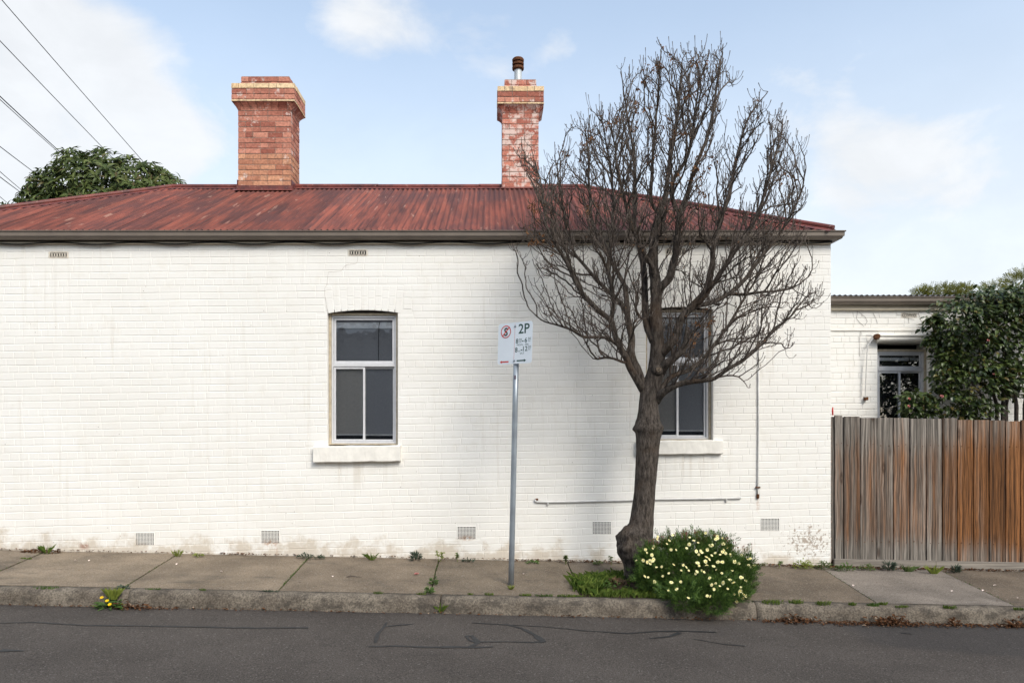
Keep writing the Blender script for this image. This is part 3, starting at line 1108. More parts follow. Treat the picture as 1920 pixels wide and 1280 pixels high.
def build_window(parent, l, r, top, bot, arch, Y, blind_gap=14, sill=None, trans=None, name='window', hr_h=0.075, dim=False):
    """aluminium sliding window with a fixed light over it; pixel bounds on the wall plane Y"""
    X = lambda p: (p - VX) / FPX * Y
    Z = lambda p: EYE + (VY - p) / FPX * Y
    x0, x1, zt, zb = X(l), X(r), Z(arch + 5), Z(bot)
    mb = MB()
    yf = Y + 0.075
    # timber surround (sub-frame) and head board
    frame_rect(mb, x0 + 0.002, x1 - 0.002, zb - 0.012, zt + 0.04, 0.03, yf - 0.01, yf + 0.09, 1, 0.015)
    fx0, fx1, fz0, fz1 = x0 + 0.032, x1 - 0.030, zb + 0.004, zt + 0.006
    frame_rect(mb, fx0, fx1, fz0, fz1, 0.024, yf + 0.004, yf + 0.075)
    zt_m = fz0 + (fz1 - fz0) * (0.615 if trans is None else trans)
    mb.cbox(fx0 + 0.024, fx1 - 0.024, yf + 0.0, yf + 0.07, zt_m - 0.022, zt_m + 0.022, 0.004)
    wob = put(name, mb.mesh(name, [M_ALU, M_TIMBER_TRIM]), parent)
    # three glazed sashes
    xm = (fx0 + fx1) / 2
    ix0, ix1 = fx0 + 0.026, fx1 - 0.026
    for (sx0, sx1, sz0, sz1, yo, blind, sw) in ((ix0, ix1, zt_m + 0.024, fz1 - 0.026, 0.020, M_BLIND, 0.026),
                                               (ix0, xm + 0.012, fz0 + 0.026, zt_m - 0.024, 0.010, M_SCREEN, 0.026),
                                               (xm - 0.012, ix1, fz0 + 0.026, zt_m - 0.024, 0.036, M_BLIND, 0.022)):
        s = MB()
        frame_rect(s, sx0, sx1, sz0, sz1, sw, yf + yo, yf + yo + 0.024)
        put('sash', s.mesh('sash', M_ALU), wob)
        g = MB().box(sx0 + sw - 0.002, sx1 - sw + 0.002, yf + yo + 0.010, yf + yo + 0.014, sz0 + sw - 0.002, sz1 - sw + 0.002)
        put('pane', g.mesh('pane', M_GLASS), wob)
        low = sz0 + sw + (blind_gap / FPX * Y if sz1 < zt_m else 0.0)
        bl = MB().box(sx0 + 0.004, sx1 - 0.004, yf + 0.062 + yo * 0.3, yf + 0.065 + yo * 0.3, low, sz1)
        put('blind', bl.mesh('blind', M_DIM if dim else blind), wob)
        if sz1 > zt_m:
            hr = MB().cbox(sx0 + 0.004, sx1 - 0.004, yf + 0.040, yf + 0.058, sz1 - sw - 0.026 - (hr_h or 0), sz1 - sw - 0.026, 0.006)
            put('blind_rail', hr.mesh('blind_rail', M_RAIL), wob)
            xc = sx0 + (sx1 - sx0) * 0.74
            co = MB().tube([(xc + 0.012, yf + 0.037, sz1 - sw - 0.02), (xc, yf + 0.037, sz1 - sw - 0.07), (xc - 0.004, yf + 0.038, sz1 - sw - 0.15), (xc - 0.006, yf + 0.038, sz0 + sw)], 0.004, 5)
            put('blind_cord', co.mesh('blind_cord', M_CABLE), wob)
        if sz1 < zt_m:
            rl = MB().cbox(sx0 + 0.004, sx1 - 0.004, yf + 0.054 + yo * 0.3, yf + 0.060 + yo * 0.3, low - 0.012, low + 0.006, 0.002)
            put('blind_rail', rl.mesh('blind_rail', M_RAIL), wob)
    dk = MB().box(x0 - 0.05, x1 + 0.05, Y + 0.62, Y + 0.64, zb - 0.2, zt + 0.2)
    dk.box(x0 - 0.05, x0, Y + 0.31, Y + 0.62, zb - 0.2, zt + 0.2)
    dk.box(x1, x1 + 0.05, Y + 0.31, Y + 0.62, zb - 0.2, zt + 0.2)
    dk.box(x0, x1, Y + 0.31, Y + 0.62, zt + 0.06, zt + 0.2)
    put('dark_room_box', dk.mesh('dark_room_box', M_DARK), wob)  # near-black box painted as the darkness of the unlit room
    if sill:
        a, b, c, d, out = sill
        sm = MB()
        xs = np.linspace(X(a), X(b), 24)
        prof = [(Y + 0.02, Z(c) + 0.0), (Y - out + 0.006, Z(c) - 0.004), (Y - out, Z(c) - 0.012), (Y - out, Z(d) + 0.010), (Y - out + 0.006, Z(d) + 0.002), (Y + 0.02, Z(d))]
        n = len(prof)
        vs, fs = [], []
        for x in xs:
            tl = -0.013 * (x - xs[0])
            for (y, z) in prof:
                k = 0.006 * mnoise.noise((x * 9, z * 20, y * 9))
                vs.append((x, y + k, z - tl * 0.9 + k))
        for i in range(len(xs) - 1):
            for k in range(n):
                k2 = (k + 1) % n
                fs.append((i * n + k, i * n + k2, (i + 1) * n + k2, (i + 1) * n + k))
        fs += [tuple(range(n)), tuple(range((len(xs) - 1) * n, len(xs) * n))[::-1]]
        sm.add(vs, fs)
        put('sill', sm.mesh('sill', M_SILL, False), wob)
    return wob


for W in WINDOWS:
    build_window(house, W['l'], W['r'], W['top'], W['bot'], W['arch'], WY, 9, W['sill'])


# ------------------------------------------------------------------ vents, pipes and cable on the wall
def low_vent(px, py):
    c = P(px, py, WY)
    hw, hh = 16.5 / FPX * WY, 11 / FPX * WY
    y = WY - 0.006
    mb = MB()
    frame_rect(mb, c.x - hw - 0.008, c.x + hw + 0.008, c.z - hh - 0.008, c.z + hh + 0.008, 0.009, y, WY + 0.004)
    for i in range(1, 12):
        x = c.x - hw + 2 * hw * i / 12
        mb.box(x - 0.0030, x + 0.0030, y + 0.001, y + 0.004, c.z - hh, c.z + hh)
    for j in range(1, 9):
        z = c.z - hh + 2 * hh * j / 9
        mb.box(c.x - hw, c.x + hw, y + 0.0005, y + 0.0035, z - 0.0028, z + 0.0028)
    v = put('air_vent', mb.mesh('air_vent', M_PAINT), house)
    put('vent_dark_sheet', MB().box(c.x - hw, c.x + hw, WY - 0.0012, WY - 0.0005, c.z - hh, c.z + hh).mesh('vent_dark_sheet', M_DARK), v)  # black sheet on the wall face paints the shade inside the grille


for p in VENTS_LOW:
    low_vent(*p)


def top_vent(px, py, parent, Y=WY, hwp=17.0, hhp=6.3):
    """terracotta vent with a row of pierced ovals"""
    c = P(px, py, Y)
    hw, hh = hwp / FPX * Y, hhp / FPX * Y
    mb = MB()
    frame_rect(mb, c.x - hw, c.x + hw, c.z - hh, c.z + hh, 0.010, Y - 0.008, Y + 0.004)
    n = 7
    for i in range(n + 1):
        x = c.x - hw + 2 * hw * i / n
        zs = np.linspace(-hh + 0.006, hh - 0.006, 7)
        for s in (-1, 1):
            pts = [(x + s * 0.010 * (0.35 + 0.65 * abs(2 * (k / 6) - 1)), Y - 0.004, c.z + z) for k, z in enumerate(zs)]
            mb.tube(pts, 0.004, 4)
    v = put('air_vent', mb.mesh('air_vent', M_TERRA), parent)
    put('vent_dark_sheet', MB().box(c.x - hw + 0.004, c.x + hw - 0.004, Y - 0.0012, Y - 0.0005, c.z - hh + 0.004, c.z + hh - 0.004).mesh('vent_dark_sheet', M_DARK), v)  # dark sheet coloured as the shade within the pierced openings


for p in VENTS_TOP:
    top_vent(p[0], p[1], house)

mb = MB()
mb.tube([P(a, b, WY - 0.018) for a, b in ((1003, 936), (1004, 939.5), (1008, 940.5), (1030, 941), (1090, 940), (1160, 938), (1240, 935.5), (1330, 934.5), (1389, 933))], 0.0125, 8)
cd = put('conduit', mb.mesh('conduit', M_CONDUIT, True), house)
mb = MB()
for a, b in ((1027, 943), (1361, 937)):
    c = P(a, b, WY)
    mb.cbox(c.x - 0.010, c.x + 0.010, WY - 0.030, WY - 0.002, c.z - 0.02, c.z + 0.012, 0.003)
put('pipe_clip', mb.mesh('pipe_clip', M_CONDUIT), cd)
mb = MB()
c = P(1006, 935.5, WY)
mb.cbox(c.x - 0.02, c.x + 0.02, WY - 0.016, WY - 0.003, c.z - 0.012, c.z + 0.010, 0.003)
put('bracket', mb.mesh('bracket', M_RUST), cd)
mb = MB()
mb.tube([P(1422, 690, WY - 0.018), P(1422, 800, WY - 0.018), P(1421, 900, WY - 0.018), P(1420, 930, WY - 0.018)], 0.0095, 8)
mb.tube([P(1422, 460, WY - 0.018), P(1422, 692, WY - 0.018)], 0.0065, 8)
cd = put('conduit', mb.mesh('conduit', M_CONDUIT, True), house)
mb = MB()
c = P(1420, 913, WY)
mb.cbox(c.x - 0.026, c.x + 0.026, WY - 0.033, WY - 0.003, c.z - 0.008, c.z + 0.008, 0.003)
c = P(1420, 930, WY)
mb.tube([(c.x, WY - 0.018, c.z + 0.03), (c.x, WY - 0.018, c.z - 0.012), (c.x + 0.004, WY - 0.018, c.z - 0.03)], [0.016, 0.018, 0.006], 8)
put('bracket', mb.mesh('bracket', M_RUST), cd)

pts = []
for i in range(121):
    px = -120 + i * 14.0
    if px > 1560:
        break
    sag = 2.2 * math.cos(2 * PI * (px - 108) / 147.0) + 0.8 * mnoise.noise((px * 0.01, 0, 0))
    pts.append(P(px, 456.2 - sag * 0.9 - px * 0.0012, WY - 0.05))
put('cable', MB().tube(pts, 0.0085, 6).mesh('cable', M_CABLE, True), house)
# settlement crack running from the vent down past the arch
mb = MB()
mb.tube([P(a, b, WY - 0.0035) for a, b in ((671, 481), (670, 490), (668, 494), (652, 496), (645, 500), (640, 508), (616, 510), (614, 522), (613, 533), (609, 540), (609, 552), (611, 566), (613.5, 584))], 0.0013, 4)
put('crack', mb.mesh('crack', M_MORTAR), house)
# stay wires left on the wall above the second window
mb = MB()
for a, b in (((1250, 478), (1258, 560)), ((1262, 500), (1268, 540))):
    mb.tube([P(*a, WY - 0.012), P((a[0] + b[0]) / 2 + 1.5, (a[1] + b[1]) / 2, WY - 0.02), P(*b, WY - 0.012)], 0.0028, 4)
put('wire', mb.mesh('wire', M_CABLE), house)


# ------------------------------------------------------------------ fascia, gutter and roof
def gutter_run(parent, yfas, xend, x0, ztop, back_y, name='gutter'):
    prof = [(0.012, -0.004), (0.012, -0.098), (0.060, -0.100), (0.088, -0.092), (0.096, -0.078), (0.097, -0.070), (0.110, -0.064), (0.111, -0.018), (0.121, -0.014), (0.124, -0.004), (0.119, 0.001), (0.110, -0.003), (0.104, -0.02), (0.104, -0.06), (0.01, -0.06)]
    vs, fs = [], []
    n = len(prof)
    path = [lambda d: (x0, yfas - d), lambda d: (xend + d, yfas - d), lambda d: (xend + d, back_y)]
    for f in path:
        for (d, z) in prof:
            x, y = f(d)
            vs.append((x, y, ztop + z))
    for i in range(2):
        for k in range(n):
            k2 = (k + 1) % n
            fs.append((i * n + k, i * n + k2, (i + 1) * n + k2, (i + 1) * n + k))
    fs += [tuple(range(n)), tuple(range(2 * n, 3 * n))[::-1]]
    return put(name, MB().add(vs, fs).mesh(name, M_GUTTER), parent)


GZ = EYE + (VY - 431.5) / FPX * 8.25
gutter_run(house, 8.372, 4.175, -8.4, GZ, 13.8)
mb = MB()
mb.box(-8.2, 4.172, 8.376, 8.3995, wz(458.6), wz(453.6))
mb.cbox(-8.2, 4.172, 8.358, 8.376, wz(459), wz(455), 0.006)
mb.box(4.155, 4.172, 8.4, 13.8, wz(458.6), GZ - 0.02)
put('fascia', mb.mesh('fascia', M_FASCIA), house)
put('eave_shade_board', MB().box(-8.2, 4.168, 8.388, 8.3993, wz(453.5), GZ - 0.02).mesh('eave_shade_board', M_EAVE_SHADE), house)  # board coloured as the dark shadow band below the gutter

EAVE_Y, RIDGE_Y = 8.29, 11.1
EAVE_Z = GZ + 0.004
RIDGE_Z = EYE + (VY - 352) / FPX * RIDGE_Y
HIP_X = 4.24
RX1 = wx(1090, RIDGE_Y)
RX0 = wx(322, RIDGE_Y)
SL = (RIDGE_Z - EAVE_Z) / (RIDGE_Y - EAVE_Y)
HIPK_R = (HIP_X - RX1) / (RIDGE_Y - EAVE_Y)
HIPL_X = RX0 - (RIDGE_Y - EAVE_Y) * HIPK_R
CORR = 0.0762


def y_top(x):
    if x > RX1:
        return EAVE_Y + (HIP_X - x) / HIPK_R
    if x < RX0:
        return EAVE_Y + (x - HIPL_X) / HIPK_R
    return RIDGE_Y


def corrugated(x0, x1):
    xs = np.arange(x0, x1 + 1e-6, CORR / 8)
    mb = MB()
    rows = 4
    for x in xs:
        yt = max(y_top(x), EAVE_Y + 0.02)
        for r in range(rows):
            y = EAVE_Y + (yt - EAVE_Y) * r / (rows - 1)
            z = EAVE_Z + (y - EAVE_Y) * SL + 0.0125 * math.cos(2 * PI * x / CORR) + 0.004 * mnoise.noise((x * 0.8, y * 0.8, 4))
            mb.v.append((x, y, z))
    for i in range(len(xs) - 1):
        for r in range(rows - 1):
            mb.f.append((i * rows + r, (i + 1) * rows + r, (i + 1) * rows + r + 1, i * rows + r + 1))
    mb.m = [0] * len(mb.f)
    return mb.mesh('roof_sheet', M_ROOF, True)


# the slopes that face away from the street
rb = MB()
MIDY = RIDGE_Y + (RIDGE_Y - EAVE_Y)
A, B = (RX1, RIDGE_Y, RIDGE_Z), (RX0, RIDGE_Y, RIDGE_Z)
rb.add([A, (HIP_X, EAVE_Y, EAVE_Z), (HIP_X, MIDY, EAVE_Z), (HIPL_X, MIDY, EAVE_Z), (HIPL_X, EAVE_Y, EAVE_Z), B], [(0, 1, 2), (0, 2, 3, 5), (5, 3, 4)])
roof = put('roof', rb.mesh('roof', M_ROOF), house)
SH = CORR * 10
x = HIPL_X + 0.02
i0 = math.floor(HIPL_X / SH)
i1 = math.ceil(HIP_X / SH)
for i in range(i0, i1):
    a, b = max(i * SH, HIPL_X + 0.03), min((i + 1) * SH, HIP_X - 0.03)
    if b - a > 0.05:
        put('roof_sheet', corrugated(a, b), roof, at=(0, 0, 0.003 * (i % 2)))


def cap_roll(name, a, b, segs, r=0.034):
    a, b = Vector(a), Vector(b)
    d = (b - a)
    horiz = Vector((-d.y, d.x, 0)).normalized()
    for s in range(segs):
        p, q = a + d * (s / segs), a + d * ((s + 1) / segs) + d.normalized() * 0.03
        lift = Vector((0, 0, 0.022 + 0.004 * (s % 2)))
        mb = MB()
        mb.tube([p + lift, q + lift], r, 12)
        for sg in (-1, 1):
            dn = Vector((0, 0, -1)) * (0.055 if abs(d.z) > 0.3 else 0.075)
            e = horiz * sg * 0.15
            mb.add([p + lift * 0.6, q + lift * 0.6, q + e + dn + lift * 0.5, p + e + dn + lift * 0.5], [(0, 1, 2, 3)])
        put(name, mb.mesh(name, M_RIDGE, False), roof)


cap_roll('ridge_cap', (RX0, RIDGE_Y, RIDGE_Z), (RX1, RIDGE_Y, RIDGE_Z), 4)
cap_roll('hip_cap', (HIP_X - 0.06, EAVE_Y + 0.03, EAVE_Z + 0.02), A, 3)
cap_roll('hip_cap', (HIPL_X, EAVE_Y, EAVE_Z), B, 3)


# ------------------------------------------------------------------ chimneys
def box_brick(w, d, h, c=0.004):
    mb = MB()
    vs = []
    for (z, k) in ((-h / 2, c), (-h / 2 + c, 0), (h / 2 - c, 0), (h / 2, c)):
        vs += [(-w / 2 + k, -d / 2 + k, z), (w / 2 - k, -d / 2 + k, z), (w / 2 - k, d / 2 - k, z), (-w / 2 + k, d / 2 - k, z)]
    j = lambda: random.uniform(-0.0015, 0.0015)
    vs = [(x + j(), y + j(), z + j()) for x, y, z in vs]
    fs = [(0, 3, 2, 1), (12, 13, 14, 15)]
    for r in (0, 4, 8):
        for i in range(4):
            j2 = (i + 1) % 4
            fs.append((r + i, r + j2, r + 4 + j2, r + 4 + i))
    return mb.add(vs, fs)


_brick_cache = {}


def brick_mesh(w, d, h, mat, v):
    key = (round(w, 3), round(d, 3), round(h, 3), mat.name, v)
    if key not in _brick_cache:
        _brick_cache[key] = box_brick(w, d, h).mesh('brick', mat)
    return _brick_cache[key]


def chimney_course(parent, x0, x1, y0, y1, z0, z1, mat, k, tight=False):
    """one ring of bricks"""
    j = 0.008
    h = z1 - z0 - j
    zc = (z0 + z1) / 2
    bw, hd = 0.238, 0.115
    rr = random.Random(int(x0 * 1000) + k * 7)

    def run(a, b, place):
        x = a
        first = True
        while x < b - 0.01:
            ln = bw
            if first and k % 2:
                ln = 0.119
            first = False
            if b - (x + ln) < 0.06:
                ln = b - x
            if rr.random() < 0.18 and ln > 0.2:
                ln = 0.119
            place(x + j / 2, x + ln - j / 2)
            x += ln

    def front(a, b):
        put('brick', brick_mesh(b - a, hd, h, mat, rr.randrange(3)), parent, ((a + b) / 2, y0 + hd / 2 + rr.uniform(-.002, .002), zc + rr.uniform(-.0012, .0012)))

    def right(a, b):
        put('brick', brick_mesh(hd, b - a, h, mat, rr.randrange(3)), parent, (x1 - hd / 2 + rr.uniform(-.002, .002), (a + b) / 2, zc + rr.uniform(-.0012, .0012)))

    def left(a, b):
        put('brick', brick_mesh(hd, b - a, h, mat, rr.randrange(3)), parent, (x0 + hd / 2 + rr.uniform(-.002, .002), (a + b) / 2, zc + rr.uniform(-.0012, .0012)))

    run(x0, x1, front)
    run(y0 + hd, y1, right)
    run(y0 + hd, y1, left)


def build_chimney(Yc, l, r, base, ztop_px, body_rows, depth, body_mat, low_mat=None, low_rows=0):
    x0, x1 = wx(l, Yc), wx(r, Yc)
    y0, y1 = Yc, Yc + depth
    h = 0.0857
    z = wz(base, Yc)
    pr = 0.076
    core = MB()
    ch_h = body_rows * h
    zb = z - 0.5
    core.box(x0 + 0.006, x1 - 0.006, y0 + 0.006, y1 - 0.006, zb, z + ch_h + 5 * h)
    core.box(x0 + 0.046, x1 - 0.046, y0 + 0.046, y1 - 0.046, z + ch_h + 5 * h, z + ch_h + 6.6 * h)
    # cove under the cap, of moulded bricks
    zc = z + ch_h
    ch = put('chimney', core.mesh('chimney', M_MORTAR), house)
    nb = 8 if x1 - x0 > 0.8 else 5
    for i in range(nb):
        a, b = i / nb, (i + 1) / nb
        mb = MB()
        vs = []
        steps = 5
        for s in range(steps + 1):
            t = s / steps
            o = pr * (1 - math.cos(t * PI / 2)) * 0.92
            zz = zc + 0.004 + t * (h * 1.25)
            xa = (x0 - o) + (x1 - x0 + 2 * o) * a + 0.003
            xb = (x0 - o) + (x1 - x0 + 2 * o) * b - 0.003
            vs += [(xa, y0 - o, zz), (xb, y0 - o, zz)]
        fs = [(2 * s, 2 * s + 1, 2 * s + 3, 2 * s + 2) for s in range(steps)]
        o2 = len(vs)
        vs += [(vs[0][0], y0 + 0.05, zc + 0.004), (vs[1][0], y0 + 0.05, zc + 0.004), (vs[-1][0], y0 + 0.05, vs[-1][2]), (vs[-2][0] if False else vs[2 * steps][0], y0 + 0.05, vs[2 * steps][2])]
        fs += [(0, o2, o2 + 1, 1), (2 * steps, 2 * steps + 1, o2 + 2, o2 + 3)]
        fs += [tuple([o2] + [2 * s for s in range(steps + 1)] + [o2 + 3]), tuple([o2 + 1] + [2 * s + 1 for s in range(steps + 1)] + [o2 + 2])]
        mb.add(vs, fs)
        put('brick', mb.mesh('brick', body_mat), ch)
    for sgn in (-1, 1):
        for i in range(4):
            a, b = i / 4, (i + 1) / 4
            vs = []
            steps = 5
            X = x1 if sgn > 0 else x0
            for s in range(steps + 1):
                t = s / steps
                o = pr * (1 - math.cos(t * PI / 2)) * 0.92
                zz = zc + 0.004 + t * (h * 1.25)
                ya = (y0 - o) + (depth + 2 * o) * a + (0.003 if i else 0)
                yb = (y0 - o) + (depth + 2 * o) * b - 0.003
                vs += [(X + sgn * o, ya, zz), (X + sgn * o, yb, zz)]
            fs = [(2 * s, 2 * s + 1, 2 * s + 3, 2 * s + 2) for s in range(steps)]
            n2 = len(vs)
            xi = X - sgn * 0.05
            vs += [(xi, vs[0][1], vs[0][2]), (xi, vs[1][1], vs[1][2]), (xi, vs[-1][1], vs[-1][2]), (xi, vs[-2][1], vs[-2][2])]
            fs += [(0, 1, n2 + 1, n2), (2 * steps, 2 * steps + 1, n2 + 2, n2 + 3)]
            fs += [tuple([n2] + [2 * s for s in range(steps + 1)] + [n2 + 3]), tuple([n2 + 1] + [2 * s + 1 for s in range(steps + 1)] + [n2 + 2])]
            put('brick', MB().add(vs, fs).mesh('brick', body_mat), ch)
    for k in range(body_rows):
        m = low_mat if (low_mat and k < low_rows) else body_mat
        chimney_course(ch, x0, x1, y0, y1, z + k * h, z + (k + 1) * h, m, k)
    zz = zc + h * 1.25 + 0.004
    seq = [(pr + 0.004, 0.034, M_BRICK_CREAM), (pr, h, M_BRICK_RED), (pr, h, M_BRICK_RED), (pr + 0.002, h, M_BRICK_CREAM), (-0.03, h * 0.85, body_mat), (-0.036, h, body_mat)]
    for i, (o, hh, m) in enumerate(seq):
        chimney_course(ch, x0 - o, x1 + o, y0 - o, y1 + o, zz, zz + hh, m, 20 + i)
        if o > 0:
            put('mortar_bed', MB().box(x0 - o + 0.008, x1 + o - 0.008, y0 - o + 0.008, y1 + o - 0.008, zz + 0.001, zz + hh - 0.001).mesh('mortar_bed', M_MORTAR), ch)
        zz += hh
    # lead and painted flashing at the roof
    fl = MB()
    fl.box(x0 - 0.02, x1 + 0.02, y0 - 0.012, y0 - 0.004, z - 0.15, z + 0.01)
    fl.add([(x0 - 0.05, y0 - 0.012, z - 0.05), (x1 + 0.05, y0 - 0.012, z - 0.05), (x1 + 0.05, y0 - 0.12, z - 0.105), (x0 - 0.05, y0 - 0.12, z - 0.105)], [(0, 3, 2, 1)])
    fl.box(x0 - 0.012, x0 - 0.004, y0 - 0.01, y1, z - 0.12, z + 0.10)
    fl.box(x1 + 0.004, x1 + 0.012, y0 - 0.01, y1, z - 0.12, z + 0.10)
    put('flashing', fl.mesh('flashing', M_RIDGE), ch)
    return ch, x0, x1, y0, zz


build_chimney(10.85, 446, 546, 349, 145, 14, 0.47, M_BRICK_RED, M_BRICK_ORANGE, 6)
ch2, cx0, cx1, cy0, ctop = build_chimney(11.0, 941.5, 1010.5, 352, 148, 14, 0.47, M_BRICK_PALE)
fxc, fyc = wx(971.5, 11.2), 11.23
mb = MB()
mb.lathe(fxc, fyc, [(0.062, ctop - 0.3), (0.062, wz(128, 11.2)), (0.056, wz(126, 11.2))], 20)
fl = put('flue_pipe', mb.mesh('flue_pipe', M_FLUE, False), ch2)
zc = lambda p: wz(p, 11.2)
mb = MB()
mb.lathe(fxc, fyc, [(0.06, zc(131)), (0.095, zc(129)), (0.097, zc(125)), (0.082, zc(124)), (0.070, zc(123.5)), (0.070, zc(122)), (0.094, zc(121.5)), (0.097, zc(118)), (0.082, zc(117.5)), (0.070, zc(117)), (0.070, zc(115.5)), (0.094, zc(115)), (0.098, zc(111)), (0.085, zc(109)), (0.02, zc(108.4))], 22)
put('cowl', mb.mesh('cowl', M_RUST), fl)

# ------------------------------------------------------------------ low rear wing behind the fence
YW = 9.66
wing = thing('brick_wing', 'low cream painted brick building with brown gutter behind the timber fence', 'house', (6.5, YW, ground_z(6.5, 8.4) - 0.1))
WX0, WX1 = HX1 - 0.005, 10.5
ZW = lambda p, Y=YW: EYE + (VY - p) / FPX * Y
XW = lambda p, Y=YW: (p - VX) / FPX * Y
wt = ZW(582)
wl, wr, wtop, wbot = XW(1645), XW(1743), ZW(643), ZW(800)
core = MB()
core.box(WX0, wl, YW, YW + 0.3, -0.5, wt)
core.box(wl, wr, YW, YW + 0.3, -0.5, wbot)
core.box(wl, wr, YW, YW + 0.3, wtop, wt)
core.box(wr, WX1, YW, YW + 0.3, -0.5, wt)
wwall = put('wall', core.mesh('wall', M_PAINT), wing)


def wing_line(x, k):
    return ZW(597 + k * 11.36 - (wpx(x, YW) - 1560) * 0.006)


cuts = [(wl, wr, wbot, wtop), (XW(1690), XW(1718), ZW(596), ZW(586)), (WX0, WX1, ZW(621), ZW(615))]
wb = lay_bricks(WX0 + 0.002, WX1, range(-1, 22), wing_line, cuts, lambda x: ZW(845), wt - 0.004)
for n, (q, whole, k) in enumerate(wb):
    cx = sum(p[0] for p in q) / 4
    cz = sum(p[1] for p in q) / 4
    if wpx(cx, YW) > 1950:
        continue
    if wpx(cx, YW) > 1790:
        mb = MB()
        brick_faces(mb, q, YW + 0.008, YW - 0.005, 0.0035)
        put('brick', mb.mesh('brick', M_PAINT), wwall)
        continue
    wq, hq = (q[1][0] - q[0][0]), (q[2][1] - q[1][1])
    put('brick', protos[n % 6], wwall, (cx, YW - 0.0045 - random.uniform(0, .002), cz), (0, 0, 0), (wq / 0.234, 1, hq / 0.0785))
mb = MB()
mb.cbox(WX0, WX1, YW - 0.022, YW + 0.01, ZW(621), ZW(615.5), 0.008)
put('moulding', mb.mesh('moulding', M_SILL), wing)
top_vent(1704, 591, wing, YW, 13.5, 4.8)
gz2 = EYE + (VY - 555.5) / FPX * 9.5
prof = [(0.004, -0.004), (0.004, -0.105), (0.060, -0.105), (0.090, -0.09), (0.099, -0.072), (0.110, -0.064), (0.111, -0.018), (0.121, -0.014), (0.124, -0.004), (0.119, 0.001), (0.104, -0.02)]
put('gutter', MB().sweep_x([(YW - 0.04 - d, gz2 + z) for d, z in prof], WX0 + 0.002, WX1).mesh('gutter', M_GUTTER), wing)
mb = MB()
mb.box(WX0, WX1, YW - 0.036, YW - 0.001, ZW(582), gz2 - 0.01)
mb.cbox(WX0, WX1, YW - 0.052, YW - 0.034, ZW(582.5), ZW(578), 0.006)
put('fascia', mb.mesh('fascia', M_FASCIA), wing)
mb = MB()
xs = np.arange(WX0, WX1, CORR / 8)
for x in xs:
    for y, dz in ((YW - 0.13, 0.012), (YW + 1.5, 0.10), (YW + 5.0, 0.25)):
        mb.v.append((x, y, gz2 + 0.008 + dz + 0.011 * math.cos(2 * PI * x / CORR)))
mb.f = [(i * 3 + r, i * 3 + 3 + r, i * 3 + 4 + r, i * 3 + 1 + r) for i in range(len(xs) - 1) for r in range(2)]
mb.m = [0] * len(mb.f)
put('roof', mb.mesh('roof', plain('grey_iron', (0.22, 0.20, 0.19), 0.5, 0.4, 0, 0.2), True), wing)
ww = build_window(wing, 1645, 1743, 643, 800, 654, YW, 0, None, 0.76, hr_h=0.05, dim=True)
mb = MB()
# rolled awning over the window, with its arm
rl, rr_ = XW(1641), XW(1748)
mb.tube([(rl, YW - 0.07, ZW(636)), (rr_, YW - 0.07, ZW(636))], 0.042, 14)
mb.cbox(rl, rr_, YW - 0.125, YW - 0.004, ZW(632), ZW(629), 0.005)
aw = put('awning', mb.mesh('awning', M_SILL, False), wing)
mb = MB()
mb.tube([P(1624, 628, YW - 0.05), P(1634, 629, YW - 0.06), P(1637, 634, YW - 0.08), P(1626, 648, YW - 0.09), P(1622, 745, YW - 0.06)], 0.007, 6)
mb.tube([P(1637, 634, YW - 0.05), P(1628, 647, YW - 0.05), P(1624, 690, YW - 0.06), P(1622, 742, YW - 0.06)], 0.005, 6)
put('awning_arm', mb.mesh('awning_arm', M_CONDUIT), aw)
mb = MB()
c = P(1637, 632, YW)
mb.tube([(c.x, YW - 0.12, c.z), (c.x + 0.03, YW - 0.03, c.z)], [0.035, 0.045], 8)
c = P(1621, 747, YW)
mb.cbox(c.x - 0.018, c.x + 0.018, YW - 0.07, YW - 0.003, c.z - 0.025, c.z + 0.02, 0.004)
put('bracket', mb.mesh('bracket', M_RUST), aw)
# dead vine runners left clinging to the wall
vine = thing('dead_vine', 'thin dead vine runners clinging to the low cream wall under its gutter', 'plant', P(1640, 600, YW - 0.01))
mb = MB()
for line in ([(1608, 583), (1606, 597), (1612, 605), (1620, 612)], [(1610, 585), (1622, 594), (1626, 602), (1622, 610)], [(1636, 586), (1642, 596), (1645, 606)],
             [(1614, 617), (1612, 640), (1611, 668)], [(1694, 586), (1706, 590), (1722, 588), (1728, 578), (1740, 573)], [(1722, 588), (1726, 600), (1733, 612), (1744, 620)], [(1704, 596), (1704, 606)], [(1682, 590), (1690, 590), (1700, 596), (1714, 599)]):
    pts = [P(a + random.uniform(-.6, .6), b, YW - 0.012) for a, b in line]
    mb.tube(pts, 0.0017, 4)
put('runner', mb.mesh('runner', M_TWIG), vine)

